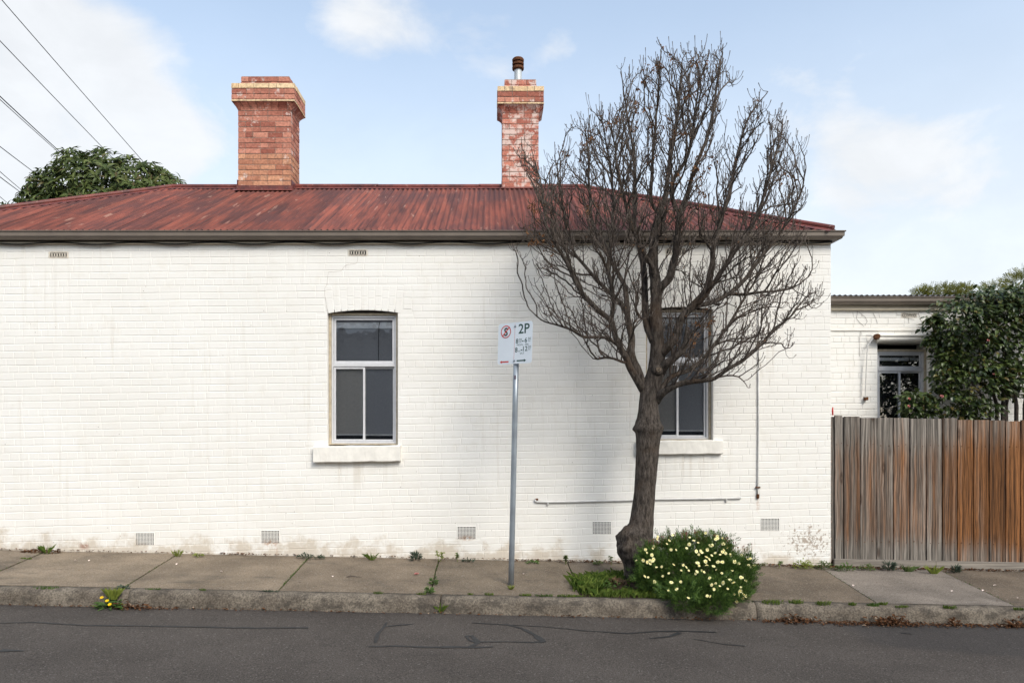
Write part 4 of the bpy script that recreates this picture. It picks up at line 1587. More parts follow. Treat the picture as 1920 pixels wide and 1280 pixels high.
# ------------------------------------------------------------------ timber fence
FY = 8.42
fence = thing('paling_fence', 'weathered grey and brown timber paling fence beside the cream house', 'fence', (wx(1740, FY), FY, ground_z(wx(1740, FY), 8.4)))
edges = [1563.5, 1580, 1611, 1642.5, 1673.5, 1704, 1735, 1764.5, 1793, 1823, 1853, 1883, 1911.5, 1942, 1972, 2003, 2034]
warmth = [0.30, 0.52, 0.42, 0.38, 0.48, 0.38, 0.45, 0.62, 0.95, 0.88, 0.85, 1.05, 1.1, 1.05, 0.9, 1.0]
while edges[-1] < 2420:
    edges.append(edges[-1] + random.uniform(29, 32))
    warmth.append(random.uniform(0.45, 0.95))
rails = MB()
for zp, in ((830,), (1010,)):
    zz = wz(zp, FY)
    rails.add([(wx(1562, FY), FY + 0.02, zz), (wx(2420, FY), FY + 0.02, zz - 0.125), (wx(2420, FY), FY + 0.06, zz - 0.125), (wx(1562, FY), FY + 0.06, zz),
               (wx(1562, FY), FY + 0.02, zz + 0.07), (wx(2420, FY), FY + 0.02, zz - 0.055), (wx(2420, FY), FY + 0.06, zz - 0.055), (wx(1562, FY), FY + 0.06, zz + 0.07)],
              [(0, 3, 2, 1), (4, 5, 6, 7), (0, 1, 5, 4), (1, 2, 6, 5), (2, 3, 7, 6), (3, 0, 4, 7)])
put('rail', rails.mesh('rail', M_TIMBER), fence, color=(0.4, 0, 0))


def paling(x0, x1, zb, zt, y0, y1, lean, name='paling'):
    mb = MB()
    rows = 9
    cup = random.uniform(-0.004, 0.004)
    xm = (x0 + x1) / 2
    vs = []
    for r in range(rows):
        t = r / (rows - 1)
        z = zb + (zt - zb) * t
        bow = 0.004 * mnoise.noise((x0 * 3, 0, z * 1.2)) + lean * t
        w = 0.0012 * mnoise.noise((x0 * 5, 3, z * 5))
        b = 0.006 * mnoise.noise((x0 * 2.3, 7, z * 0.9))
        vs += [(x0 + bow + w, y1 + b, z), (x0 + bow + w, y0 + 0.003 + b, z), (x0 + bow + w + 0.004, y0 + b, z), (xm + bow, y0 + cup + b, z), (x1 + bow - w - 0.004, y0 + b, z), (x1 + bow - w, y0 + 0.003 + b, z), (x1 + bow - w, y1 + b, z)]
    n = 7
    fs = []
    for r in range(rows - 1):
        for k in range(n):
            k2 = (k + 1) % n
            fs.append((r * n + k, r * n + k2, (r + 1) * n + k2, (r + 1) * n + k))
    fs += [tuple(range(n))[::-1], tuple(range((rows - 1) * n, rows * n))]
    return mb.add(vs, fs).mesh(name, M_TIMBER)


ptop = lambda px: 780 + (px - 1563) * 0.0235
pbot = lambda px: 1046.5 + (px - 1563) * 0.021
for i in range(len(edges) - 1):
    e0, e1 = edges[i], edges[i + 1]
    halves = [(e0, e1)]
    for hI, (a, b) in enumerate(halves):
        x0, x1 = wx(a, FY) + (0.006 if hI == 0 else 0.0008), wx(b, FY) - 0.006
        y0 = FY - 0.02 + random.uniform(-0.003, 0.003) + (0.003 if hI else 0.0)
        m = paling(x0, x1, wz(pbot((a + b) / 2), FY), wz(ptop((a + b) / 2) + random.uniform(-1.6, 1.6), FY), y0, y0 + 0.017, random.uniform(-0.004, 0.004))
        wv = warmth[i] + random.uniform(-0.06, 0.06)
        put('paling', m, fence, color=(max(0, wv), 0, 0))
    # cover board behind the open joint
    put('paling', paling(wx(e1, FY) - 0.03, wx(e1, FY) + 0.03, wz(pbot(e1) - 2, FY), wz(ptop(e1) + 1.5, FY), FY + 0.002, FY + 0.016, 0), fence, color=(0.2, 0, 0))
put('paling', paling(HX1 + 0.004, HX1 + 0.07, wz(1048, FY), wz(781, FY), FY + 0.004, FY + 0.018, 0), fence, color=(0.1, 0, 0))
for (a, b, t0, t1, b0, b1, y) in ((1565, 1790, 1047.5, 1052, 1067, 1069.5, FY - 0.055), (1680, 2430, 1049.5, 1065, 1061, 1076.5, FY - 0.052), (1700, 2430, 1061.5, 1077, 1073, 1088.5, FY - 0.06)):
    xa, xb = wx(a, y), wx(b, y)
    if a == 1565:
        xb = wx(1755, y)
        t1 = 1051.2
    elif a == 1680:
        xa = wx(1755.6, y)
        t0, b0 = 1051.2, 1062.5
    else:
        xa = wx(1755.6, y)
        t0, b0 = 1063, 1076
    mb = MB()
    zs = [wz(b0 + 3, y), wz(b1 + 3, y), wz(t1, y), wz(t0, y)]
    mb.add([(xa, y, zs[0]), (xb, y, zs[1]), (xb, y + 0.03, zs[1]), (xa, y + 0.03, zs[0]), (xa, y, zs[3]), (xb, y, zs[2]), (xb, y + 0.03, zs[2]), (xa, y + 0.03, zs[3])],
           [(0, 3, 2, 1), (4, 5, 6, 7), (0, 1, 5, 4), (1, 2, 6, 5), (2, 3, 7, 6), (3, 0, 4, 7)])
    put('plinth_board', mb.mesh('plinth_board', M_PLINTH), fence)
# nail heads in two rows
mb = MB()
for i in range(len(edges) - 1):
    for zp in (832, 1012):
        for f in (0.25, 0.75):
            x = wx(edges[i] + (edges[i + 1] - edges[i]) * f + random.uniform(-1, 1), FY)
            z = wz(zp + (edges[i] - 1563) * 0.022 + random.uniform(-2, 2), FY)
            mb.tube([(x, FY - 0.012, z), (x, FY - 0.0275, z)], 0.0045, 6)
put('nail_heads', mb.mesh('nail_heads', M_RUST), fence)['kind'] = 'stuff'
# ragged mortar left on the corner next to the fence
mb = MB()
for i in range(34):
    py = 775 + i * 8.4 + random.uniform(-2, 2)
    c = P(1559.5 + (py - 780) * 0.006, py, WY - 0.004)
    s = random.uniform(0.006, 0.016)
    mb.cbox(HX1 + 0.0005, HX1 + s, WY + 0.005, WY + 0.03, c.z - s, c.z + s, 0.003)
put('mortar_lumps', mb.mesh('mortar_lumps', M_MORTAR), house)['kind'] = 'stuff'
o = put('plastic_tag', MB().tube([P(1561.5, 763, 8.41), P(1561, 770, 8.405), P(1561.5, 778, 8.41)], [0.006, 0.011, 0.008], 8).mesh('plastic_tag', M_SIGN_RED), None)
tag(o, 'small red plastic end stuck at the house corner above the fence', 'plastic tag')

# ------------------------------------------------------------------ parking sign
sb = ground_at(958, 1096)
sign = thing('parking_sign', 'two hour parking and no standing sign on a leaning grey steel pole', 'street sign', sb)
top = P(968.3, 676, 7.14)
top.y = sb.y + 0.01
topx = Vector((top.x, top.y, top.z))
mb = MB()
foot = Vector((sb.x, sb.y, sb.z - 0.05))
d = topx - foot
pts = [foot + d * t for t in (0, 0.2, 0.4, 0.6, 0.8, 1.0)]
mb.tube(pts, 0.030, 18)
put('pole', mb.mesh('pole', M_GALV, True), sign)
put('sticker', MB().box(-0.011, 0.011, -0.0006, 0.0, -0.02, 0.02).mesh('sticker', plain('grey_sticker', (0.12, 0.10, 0.13), 0.5)), sign, at=tuple(foot + d * 0.93 + Vector((-0.008, -0.0312, 0))), rot=(0, 0, -0.2))
YAW = math.radians(38)
LEAN = math.radians(1.5)
HW, HH = 0.222, 0.218
# plate frame: u to the right edge (nearer the road), v up
uvec = Vector((math.cos(YAW), -math.sin(YAW), 0))
nvec = Vector((-math.sin(YAW), -math.cos(YAW), 0))
vvec = Vector((math.sin(LEAN), 0, math.cos(LEAN)))
pc = topx + Vector((0.008, 0, 0.19)) + nvec * 0.036
S = HW * 2 / 520.0


def plate_pt(u, v, off=0.0):
    return pc + uvec * u + vvec * v + nvec * off


def rounded(hw, hh, r, n=6):
    out = []
    for cx, cy, a0 in ((hw - r, hh - r, 0), (-hw + r, hh - r, 90), (-hw + r, -hh + r, 180), (hw - r, -hh + r, 270)):
        for k in range(n + 1):
            a = math.radians(a0 + 90 * k / n)
            out.append((cx + r * math.cos(a), cy + r * math.sin(a)))
    return out


mb = MB()
ring = rounded(HW, HH, 0.028)
n = len(ring)
vs = [plate_pt(u, v, 0.001) for u, v in ring] + [plate_pt(u, v, -0.002) for u, v in ring]
fs = [tuple(range(n)), tuple(range(n, 2 * n))[::-1]] + [(i, n + i, n + (i + 1) % n, (i + 1) % n) for i in range(n)]
mb.add(vs, fs)
plate = put('sign_plate', mb.mesh('sign_plate', M_SIGN_WHITE), sign)
rear = MB().tube([topx - Vector((0, 0, 0.02)), plate_pt(0, 0.20, -0.034)], 0.024, 12)
put('post_top', rear.mesh('post_top', M_GALV, True), sign)


def flat(name, polys, mat, off=0.0018):
    """printed shape on the plate, from (u,v) polygons"""
    mb = MB()
    for poly, faces in polys:
        mb.add([plate_pt(u, v, off) for u, v in poly], faces)
    return put(name, mb.mesh(name, mat), plate)


def letters(name, text, u, v, h, mat, squeeze=1.0, bold=0.0):
    """u,v = centre; h = capital height"""
    cu = bpy.data.curves.new('lettering', 'FONT')
    cu.body = text
    cu.size = 1.0
    cu.align_x = 'CENTER'
    cu.resolution_u = 3
    cu.offset = bold
    ob = bpy.data.objects.new('lettering', cu)
    COL.objects.link(ob)
    dg = bpy.context.evaluated_depsgraph_get()
    me = bpy.data.meshes.new_from_object(ob.evaluated_get(dg))
    bpy.data.objects.remove(ob)
    s = h / 0.70
    mb = MB()
    mb.add([plate_pt(u + c.co.x * s * squeeze, v - h / 2 + c.co.y * s, 0.0018) for c in me.vertices], [tuple(p.vertices) for p in me.polygons])
    return put(name, mb.mesh(name, mat), plate)


def ringpoly(u, v, r0, r1, n=36):
    pts = [(u + r * math.cos(2 * PI * k / n), v + r * math.sin(2 * PI * k / n)) for r in (r0, r1) for k in range(n)]
    return pts, [(k, n + k, n + (k + 1) % n, (k + 1) % n)[::-1] for k in range(n)]


V = lambda zy, mid: (mid - zy) * 0.00065
U = lambda zx: (zx - 605) * S * 0.985
ucirc, vcirc, rc = U(462), V(425, 622), 0.067
letters('letter', 'S', ucirc, vcirc, 0.082, M_SIGN_BLACK, 0.95, 0.03)
dgl = rc * 0.72
flat('slash', [([(ucirc - dgl - 0.004, vcirc - dgl + 0.005), (ucirc - dgl + 0.005, vcirc - dgl - 0.004), (ucirc + dgl + 0.004, vcirc + dgl - 0.005), (ucirc + dgl - 0.005, vcirc + dgl + 0.004)], [(0, 1, 2, 3)])], M_SIGN_RED, 0.0026)
flat('ring', [ringpoly(ucirc, vcirc, rc - 0.010, rc)], M_SIGN_RED, 0.0030)


def arrow(name, u0, u1, v, mat):
    s = 1 if u1 > u0 else -1
    hd = 0.028
    poly = [(u0, v - 0.0075), (u1 - s * hd, v - 0.0075), (u1 - s * hd, v + 0.0075), (u0, v + 0.0075)]
    tri = [(u1 - s * hd, v - 0.016), (u1, v), (u1 - s * hd, v + 0.016)]
    flat(name, [(poly, [(0, 1, 2, 3)] if s > 0 else [(3, 2, 1, 0)]), (tri, [(0, 1, 2)] if s > 0 else [(2, 1, 0)])], mat)


arrow('arrow', U(515), U(375), V(918, 622), M_SIGN_RED)
arrow('arrow', U(642), U(785), V(895, 606), M_SIGN_GREEN)
letters('lettering', '2P', U(740), V(380, 606), 0.100, M_SIGN_GREEN, 1.0, 0.014)
letters('lettering', '8', U(640), V(576, 606), 0.050, M_SIGN_GREEN, 1.0, 0.012)
letters('lettering', '30', U(689), V(558, 606), 0.027, M_SIGN_GREEN, 1.0, 0.0)
letters('lettering', 'AM', U(689), V(598, 606), 0.013, M_SIGN_GREEN, 1.1, 0.0)
letters('lettering', '-', U(727), V(570, 606), 0.050, M_SIGN_GREEN, 1.0, 0.03)
letters('lettering', '6', U(773), V(570, 606), 0.050, M_SIGN_GREEN, 1.0, 0.012)
letters('lettering', '30', U(825), V(550, 606), 0.027, M_SIGN_GREEN, 1.0, 0.0)
letters('lettering', 'PM', U(825), V(592, 606), 0.013, M_SIGN_GREEN, 1.1, 0.0)
letters('lettering', 'MON - FRI', U(725), V(640, 606), 0.020, M_SIGN_GREEN, 1.15, 0.0)
letters('lettering', '8', U(631), V(718, 606), 0.050, M_SIGN_GREEN, 1.0, 0.012)
letters('lettering', 'AM', U(675), V(742, 606), 0.013, M_SIGN_GREEN, 1.1, 0.0)
letters('lettering', '-', U(711), V(712, 606), 0.050, M_SIGN_GREEN, 1.0, 0.03)
letters('lettering', '12', U(760), V(706, 606), 0.050, M_SIGN_GREEN, 1.0, 0.012)
letters('lettering', '30', U(830), V(684, 606), 0.027, M_SIGN_GREEN, 1.0, 0.0)
letters('lettering', 'PM', U(828), V(725, 606), 0.013, M_SIGN_GREEN, 1.1, 0.0)
letters('lettering', 'SAT', U(720), V(778, 606), 0.020, M_SIGN_GREEN, 1.15, 0.0)
flat('divider', [([(-0.0088, -HH + 0.012), (-0.0060, -HH + 0.012), (-0.0005, HH - 0.012), (-0.0033, HH - 0.012)], [(0, 1, 2, 3)])], M_SIGN_RED)
for v in (V(335, 606), V(905, 620)):
    mb = MB()
    mb.tube([plate_pt(0, v, 0.0), plate_pt(0, v, 0.006), plate_pt(0, v, 0.009)], [0.013, 0.012, 0.005], 10)
    put('bolt', mb.mesh('bolt', M_GALV), sign)

# ------------------------------------------------------------------ the bare street tree
TY = 7.5
tb = ground_at(1188, 1082)
tree = thing('bare_street_tree', 'bare leafless street tree with dark bark in front of the second window', 'tree', (wx(1192, TY), TY, ground_z(1.6, 7.5)))
prof = [(1095, 1166, 1206), (1073, 1171, 1207), (1055, 1168, 1212), (1040, 1160, 1220), (1026, 1157, 1223), (1014, 1159, 1224), (1004, 1164, 1226), (994, 1174, 1226), (985, 1179, 1225.5), (968, 1182.6, 1225), (942, 1187, 1227), (909, 1190, 1229), (877, 1192, 1232), (844, 1193, 1235),
        (821, 1192, 1238), (811, 1191, 1241), (805, 1188, 1243.5), (801, 1188, 1243.5), (795, 1190.5, 1240), (785, 1194.5, 1237), (772, 1197, 1235), (752, 1199, 1233), (739, 1200, 1236), (728, 1203, 1237), (715, 1208, 1240), (700, 1213, 1244), (689, 1216, 1246)]


def bark_wob(q, p, r):
    d = q - p
    burl = 0.0
    if r > 0.05:
        k = math.exp(-((p.z - wz(1022, TY)) / 0.13) ** 2)
        burl = 0.30 * k * (mnoise.noise((q.x * 7, q.y * 7, q.z * 7)) + 0.6 * mnoise.noise((q.x * 17, q.y * 17, q.z * 17)))
        collar = math.exp(-((p.z - wz(806, TY)) / 0.05) ** 2)
        burl += 0.10 * collar * mnoise.noise((q.x * 40, q.y * 40, q.z * 8))
    s = 1 + burl + 0.045 * mnoise.noise((q.x * 14, q.y * 14, q.z * 5)) + 0.03 * mnoise.noise((q.x * 45, q.y * 45, q.z * 9))
    return p + d * s


tp, tr = [], []
for (py, a, b) in prof:
    c = P((a + b) / 2, py, TY)
    tp.append(c)
    tr.append((b - a) / 2 / FPX * TY)
dp, dr = [], []
for i in range(len(tp) - 1):
    m = max(1, int((tp[i + 1] - tp[i]).length / 0.018))
    for k in range(m):
        dp.append(tp[i].lerp(tp[i + 1], k / m))
        dr.append(tr[i] + (tr[i + 1] - tr[i]) * k / m)
dp.append(tp[-1])
dr.append(tr[-1])
put('trunk', MB().tube(dp, dr, 40, wob=bark_wob).mesh('trunk', M_BARK, True), tree)
# healed pruning scar on the trunk
c = P(1234, 693, TY - 0.10)
mb = MB()
mb.tube([c + Vector((0, 0.05, 0.0)), c + Vector((0, 0.0, 0)), c + Vector((0, -0.018, 0)), c + Vector((0, -0.02, 0)), c + Vector((0, -0.006, 0))], [0.075, 0.060, 0.045, 0.032, 0.014], 16, wob=bark_wob)
put('pruning_scar', mb.mesh('pruning_scar', M_BARK, True), tree)
mb = MB()
mb.tube([c + Vector((0, -0.010, 0)), c + Vector((0, -0.024, 0)), c + Vector((0, -0.016, 0))], [0.036, 0.026, 0.008], 12)
put('heartwood', mb.mesh('heartwood', M_SCAR, True), tree)

# main limbs traced from the photograph: (px, py), with how far they lean to the street (dy) and their girth
LIMBS = [
    ([(1229, 700), (1233, 662), (1232, 630), (1230, 597), (1230, 564), (1229, 531), (1225, 498), (1225, 466), (1228, 428), (1238, 399), (1249, 360), (1256, 300), (1268, 230), (1274, 170), (1280, 110)], [0, 0, 0, .02, .03, .05, .05, .06, .1, .1, .12, .15, .15, .15, .15], [.090, .082, .072, .066, .062, .058, .054, .050, .042, .034, .028, .020, .014, .010, .005]),
    ([(1232, 560), (1238, 541), (1255, 521), (1263, 492), (1268, 466), (1272, 420), (1275, 399), (1289, 363), (1299, 327), (1321, 270), (1335, 220), (1346, 148), (1356, 90)], [.03, 0, -.06, -.1, -.12, -.14, -.15, -.15, -.15, -.12, -.1, -.08, -.05], [.045, .045, .043, .040, .036, .032, .030, .025, .020, .015, .012, .008, .004]),
    ([(1226, 640), (1214, 610), (1210, 585), (1209, 548), (1206, 498), (1197, 459), (1188, 433), (1191, 385), (1188, 292), (1172, 190), (1164, 130)], [0, .08, .14, .2, .25, .3, .32, .36, .4, .4, .38], [.05, .045, .040, .038, .034, .028, .024, .020, .014, .008, .004]),
    ([(1204, 598), (1194, 585), (1192, 570), (1196, 555)], [.05, .0, -.02, .0], [.016, .014, .012, .007]),
    ([(1236, 668), (1247, 656), (1265, 633), (1278, 597), (1301, 571), (1324, 544), (1334, 508), (1338, 466), (1352, 410), (1368, 363), (1382, 292), (1404, 220), (1440, 172)], [0, -.06, -.12, -.16, -.2, -.24, -.28, -.3, -.3, -.3, -.28, -.25, -.2], [.052, .050, .046, .042, .038, .034, .030, .026, .020, .016, .012, .008, .004]),
    ([(1238, 700), (1246, 686), (1262, 671), (1280, 655), (1288, 632), (1287, 618)], [0, -.09, -.16, -.2, -.22, -.22], [.052, .050, .043, .036, .028, .016]),
    ([(1228, 752), (1238, 740), (1255, 728), (1281, 718), (1317, 713), (1340, 709), (1366, 690), (1389, 678), (1416, 656), (1448, 623), (1481, 594), (1510, 557)], [0, -.08, -.14, -.2, -.3, -.35, -.38, -.4, -.4, -.38, -.35, -.3], [.055, .046, .036, .030, .026, .022, .019, .016, .013, .010, .007, .004]),
    ([(1236, 733), (1244, 722), (1256, 708), (1268, 702), (1301, 689), (1327, 662), (1347, 636), (1366, 610), (1392, 565), (1416, 525), (1434, 480)], [0, .04, .08, .1, .18, .22, .25, .28, .3, .3, .28], [.030, .024, .021, .019, .017, .015, .013, .012, .009, .007, .004]),
    ([(1294, 580), (1312, 572), (1334, 567), (1366, 551), (1399, 521), (1425, 485), (1452, 452), (1481, 407), (1502, 360), (1511, 318)], [-.2, -.14, -.08, 0, .05, .1, .1, .1, .08, .05], [.026, .024, .022, .020, .017, .014, .011, .008, .006, .003]),
    ([(1212, 738), (1204, 722), (1201, 708), (1193, 689), (1184, 665), (1184, 630), (1177, 597), (1175, 564), (1172, 538), (1160, 515), (1137, 472), (1112, 420), (1105, 360), (1103, 292), (1095, 225)], [0, 0, 0, .03, .06, .1, .14, .18, .2, .24, .3, .34, .36, .36, .36], [.055, .050, .046, .044, .041, .038, .034, .030, .027, .023, .019, .014, .010, .007, .004]),
    ([(1210, 735), (1199, 720), (1183, 692), (1172, 668), (1156, 636), (1146, 603), (1122, 582), (1101, 561), (1081, 531), (1068, 502), (1047, 466), (1025, 425), (1018, 363), (995, 275)], [0, -.05, -.1, -.14, -.18, -.22, -.25, -.28, -.3, -.3, -.3, -.28, -.25, -.2], [.045, .042, .038, .034, .031, .029, .026, .023, .020, .017, .013, .010, .007, .003]),
    ([(1166, 655), (1155, 645), (1137, 633), (1112, 632), (1094, 631), (1071, 618), (1048, 610), (1016, 600), (993, 580)], [-.16, -.2, -.26, -.32, -.36, -.4, -.42, -.42, -.4], [.018, .016, .014, .0125, .011, .009, .007, .005, .003]),
    ([(1174, 680), (1166, 678), (1150, 672), (1135, 670), (1120, 673), (1112, 672)], [-.12, -.18, -.24, -.28, -.3, -.3], [.014, .012, .010, .009, .008, .006]),
    ([(1176, 590), (1166, 572), (1150, 555), (1124, 530), (1098, 500), (1075, 470), (1060, 420), (1050, 350), (1040, 290)], [.14, .16, .2, .24, .28, .3, .32, .32, .3], [.024, .022, .020, .017, .014, .011, .008, .006, .003]),
    ([(1146, 600), (1150, 575), (1148, 545), (1140, 500), (1146, 450), (1150, 380), (1142, 300), (1126, 215)], [-.22, -.28, -.34, -.38, -.4, -.4, -.38, -.34], [.020, .019, .017, .015, .012, .009, .006, .003]),
    ([(1229, 531), (1222, 500), (1205, 470), (1188, 436), (1176, 395), (1160, 330), (1150, 255)], [.05, -.02, -.1, -.16, -.2, -.22, -.22], [.026, .023, .020, .017, .013, .009, .004]),
    ([(1226, 455), (1240, 430), (1242, 410), (1222, 380), (1222, 330), (1228, 250), (1235, 160), (1240, 85)], [.08, .1, .12, .16, .2, .24, .26, .26], [.024, .022, .020, .017, .013, .010, .007, .003]),
    ([(1301, 571), (1318, 560), (1345, 520), (1372, 480), (1402, 440), (1428, 380), (1448, 310), (1466, 250)], [-.2, -.26, -.32, -.36, -.38, -.38, -.36, -.3], [.024, .022, .019, .016, .013, .010, .007, .003]),
    ([(1274, 399), (1262, 380), (1262, 340), (1290, 290), (1302, 220), (1312, 140)], [-.15, -.2, -.25, -.28, -.28, -.25], [.018, .017, .015, .012, .008, .003]),
    ([(1340, 709), (1362, 704), (1385, 706), (1400, 722)], [-.35, -.42, -.46, -.46], [.010, .008, .006, .003]),
    ([(1366, 551), (1395, 552), (1425, 548), (1460, 545), (1490, 538), (1520, 515)], [0, -.05, -.1, -.14, -.16, -.16], [.014, .012, .010, .008, .006, .003]),
]
nodes, parent_i, limb_of, base_r = [], [], [], []


def add_node(p, par, limb, r=0.0):
    nodes.append(np.array(p))
    parent_i.append(par)
    limb_of.append(limb)
    base_r.append(r)
    return len(nodes) - 1


for li, (pp, dy, rr) in enumerate(LIMBS):
    pts = [P(a, b, TY) for a, b in pp]
    pts = [Vector(((pp[i][0] - VX) / FPX * (TY + dy[i]), TY + dy[i], EYE + (VY - pp[i][1]) / FPX * (TY + dy[i]))) for i in range(len(pp))]
    last = -1
    for i in range(len(pts) - 1):
        seg = (pts[i + 1] - pts[i]).length
        m = max(1, int(round(seg / 0.05)))
        p0, p3 = pts[max(i - 1, 0)], pts[min(i + 2, len(pts) - 1)]
        for k in range(m):
            t = k / m
            a, b = pts[i], pts[i + 1]
            q = 0.5 * ((2 * a) + (b - p0) * t + (2 * p0 - 5 * a + 4 * b - p3) * t * t + (3 * a - p0 - 3 * b + p3) * t ** 3)
            q = q + Vector((mnoise.noise((q.z * 9, li, 1)), mnoise.noise((q.z * 9, li, 5)), 0)) * 0.010
            last = add_node(q, last, li, rr[i] + (rr[i + 1] - rr[i]) * t)
    last = add_node(pts[-1], last, li, rr[-1])
n_traced = len(nodes)

# fill the crown: points to grow towards, inside the outline seen from the street
OUT = [(968, 470), (978, 520), (988, 560), (1010, 608), (1060, 630), (1100, 655), (1150, 655), (1185, 640), (1215, 600), (1245, 640), (1265, 690), (1320, 722), (1370, 712), (1420, 690), (1490, 655), (1530, 570), (1528, 520), (1500, 470), (1522, 400), (1515, 320), (1490, 290),
       (1480, 215), (1450, 165), (1415, 180), (1392, 130), (1365, 78), (1330, 85), (1300, 72), (1265, 55), (1225, 62), (1205, 110), (1170, 115), (1140, 170), (1105, 175), (1065, 225), (1035, 280), (1010, 330), (985, 245), (978, 320), (962, 400)]
OUTP = np.array(OUT, float)


def inside(px, py):
    c = False
    n = len(OUT)
    j = n - 1
    for i in range(n):
        xi, yi = OUT[i]
        xj, yj = OUT[j]
        if (yi > py) != (yj > py) and px < (xj - xi) * (py - yi) / (yj - yi) + xi:
            c = not c
        j = i
    return c


att = []
rr = random.Random(11)
tries = 0
while len(att) < 2700 and tries < 60000:
    tries += 1
    px, py = rr.uniform(955, 1540), rr.uniform(50, 730)
    edge = 26 * mnoise.noise((px * 0.018, py * 0.018, 7)) - 6
    if not inside(px + (edge + 14) * (1 if px > 1245 else -1), py - (edge + 42) * (py < 450)):
        continue
    # sky gap between the two right-hand leaders, and thinner lower edge
    if ((px - 1375) / 22) ** 2 + ((py - 245) / 75) ** 2 < 1 and rr.random() < 0.85:
        continue
    if py > 470 and rr.random() < 0.45:
        continue
    depth = 1.0 * math.sqrt(max(0.05, 1 - ((px - 1240) / 330) ** 2)) * math.sqrt(max(0.15, 1 - ((py - 420) / 430) ** 2))
    Y = TY - 0.15 + rr.uniform(-1, 1) * depth
    hi = 8.08 if py > 405 else 8.6
    if Y > hi:
        continue
    if mnoise.noise((px * 0.02, py * 0.02, Y * 2.4)) < -0.12 and rr.random() < 0.8:
        continue
    att.append(np.array(P(px, py, Y)))
att = np.array(att)
near = np.full(len(att), -1)
best = np.full(len(att), 1e9)
alive = np.ones(len(att), bool)
N = np.array(nodes)
HUB = np.array(P(1225, 760, TY))


def reach(A, Q):
    """distance from growing points Q to the free places A, shorter along the outward way of growth"""
    diff = A[:, None, :] - Q[None]
    dist = np.linalg.norm(diff, axis=2) + 1e-9
    out = Q - HUB
    out = out / (np.linalg.norm(out, axis=1, keepdims=True) + 1e-9) + np.array([0, 0, 0.25])
    out = out / np.linalg.norm(out, axis=1, keepdims=True)
    c = np.einsum('ijk,jk->ij', diff, out) / dist
    return dist * (1.45 - 0.85 * c), dist


raw = np.full(len(att), 1e9)
for i0 in range(0, len(N), 200):
    d, _ = reach(att, N[i0:i0 + 200])
    m = d.argmin(1)
    v = d[np.arange(len(att)), m]
    u = v < best
    best[u] = v[u]
    near[u] = m[u] + i0
STEP, KILL, INF = 0.045, 0.074, 0.95
UP = np.array([0, 0, 1.0])
nchild = {}
gen_n = {}
for it in range(90):
    act = alive & (best < INF)
    if not act.any():
        break
    acc = {}
    for ai in np.where(act)[0]:
        n = near[ai]
        v = att[ai] - nodes[n]
        v = v / (np.linalg.norm(v) + 1e-9)
        acc.setdefault(n, []).append(v)
    new = []
    for n, vs in acc.items():
        if nchild.get(n, 0) >= 3 or gen_n.get(n, 0) > 15:
            alive[(near == n) & act] = False
            continue
        v = np.mean(vs, 0)
        par = parent_i[n]
        back = nodes[n] - nodes[par] if par >= 0 else UP * STEP
        back = back / (np.linalg.norm(back) + 1e-9)
        wgt = 0.55 if n >= n_traced else 0.25
        out = nodes[n] - HUB
        out = out / (np.linalg.norm(out) + 1e-9)
        low = 1.0 if nodes[n][2] > 3.7 else 0.6
        v = v + back * wgt + UP * 0.36 * low + out * (0.42 + 0.2 * (1 - low)) + np.array([rr.uniform(-.46, .46) for _ in range(3)])
        v = v / (np.linalg.norm(v) + 1e-9)
        q = nodes[n] + v * STEP
        q[1] = min(q[1], 8.14 if q[2] < 4.35 else 8.75)
        nchild[n] = nchild.get(n, 0) + 1
        new.append(add_node(q, n, limb_of[n]))
        gen_n[new[-1]] = gen_n.get(n, 0) + 1
    if not new:
        break
    NN = np.array([nodes[i] for i in new])
    d, dr_ = reach(att, NN)
    raw = np.minimum(raw, dr_.min(1))
    m = d.argmin(1)
    v = d[np.arange(len(att)), m]
    u = v < best
    best[u] = v[u]
    near[u] = np.array(new)[m[u]]
    alive &= raw > KILL
    if len(nodes) > 14000:
        break
n_grown = len(nodes)
kids = [[] for _ in nodes]
for i, p in enumerate(parent_i):
    if p >= 0:
        kids[p].append(i)
# finishing shoots sweep upward from every tip
tips = [i for i in range(n_grown) if not kids[i]]
for t in tips:
    back = nodes[t] - nodes[parent_i[t]] if parent_i[t] >= 0 else UP
    back = back / (np.linalg.norm(back) + 1e-9)
    for s in range(rr.choice([1, 2, 2, 3])):
        v = back * 0.6 + np.array([rr.uniform(-.95, .95), rr.uniform(-.95, .95), rr.uniform(-.3, .3)])
        cur = t
        L = rr.uniform(0.06, 0.19)
        m = 3
        for k in range(m):
            v = v / (np.linalg.norm(v) + 1e-9)
            q = nodes[cur] + v * L / m
            q[1] = min(q[1], 8.17 if q[2] < 4.35 else 8.8)
            nxt = add_node(q, cur, limb_of[t])
            kids.append([])
            kids[cur].append(nxt)
            cur = nxt
            v = v + UP * 0.75
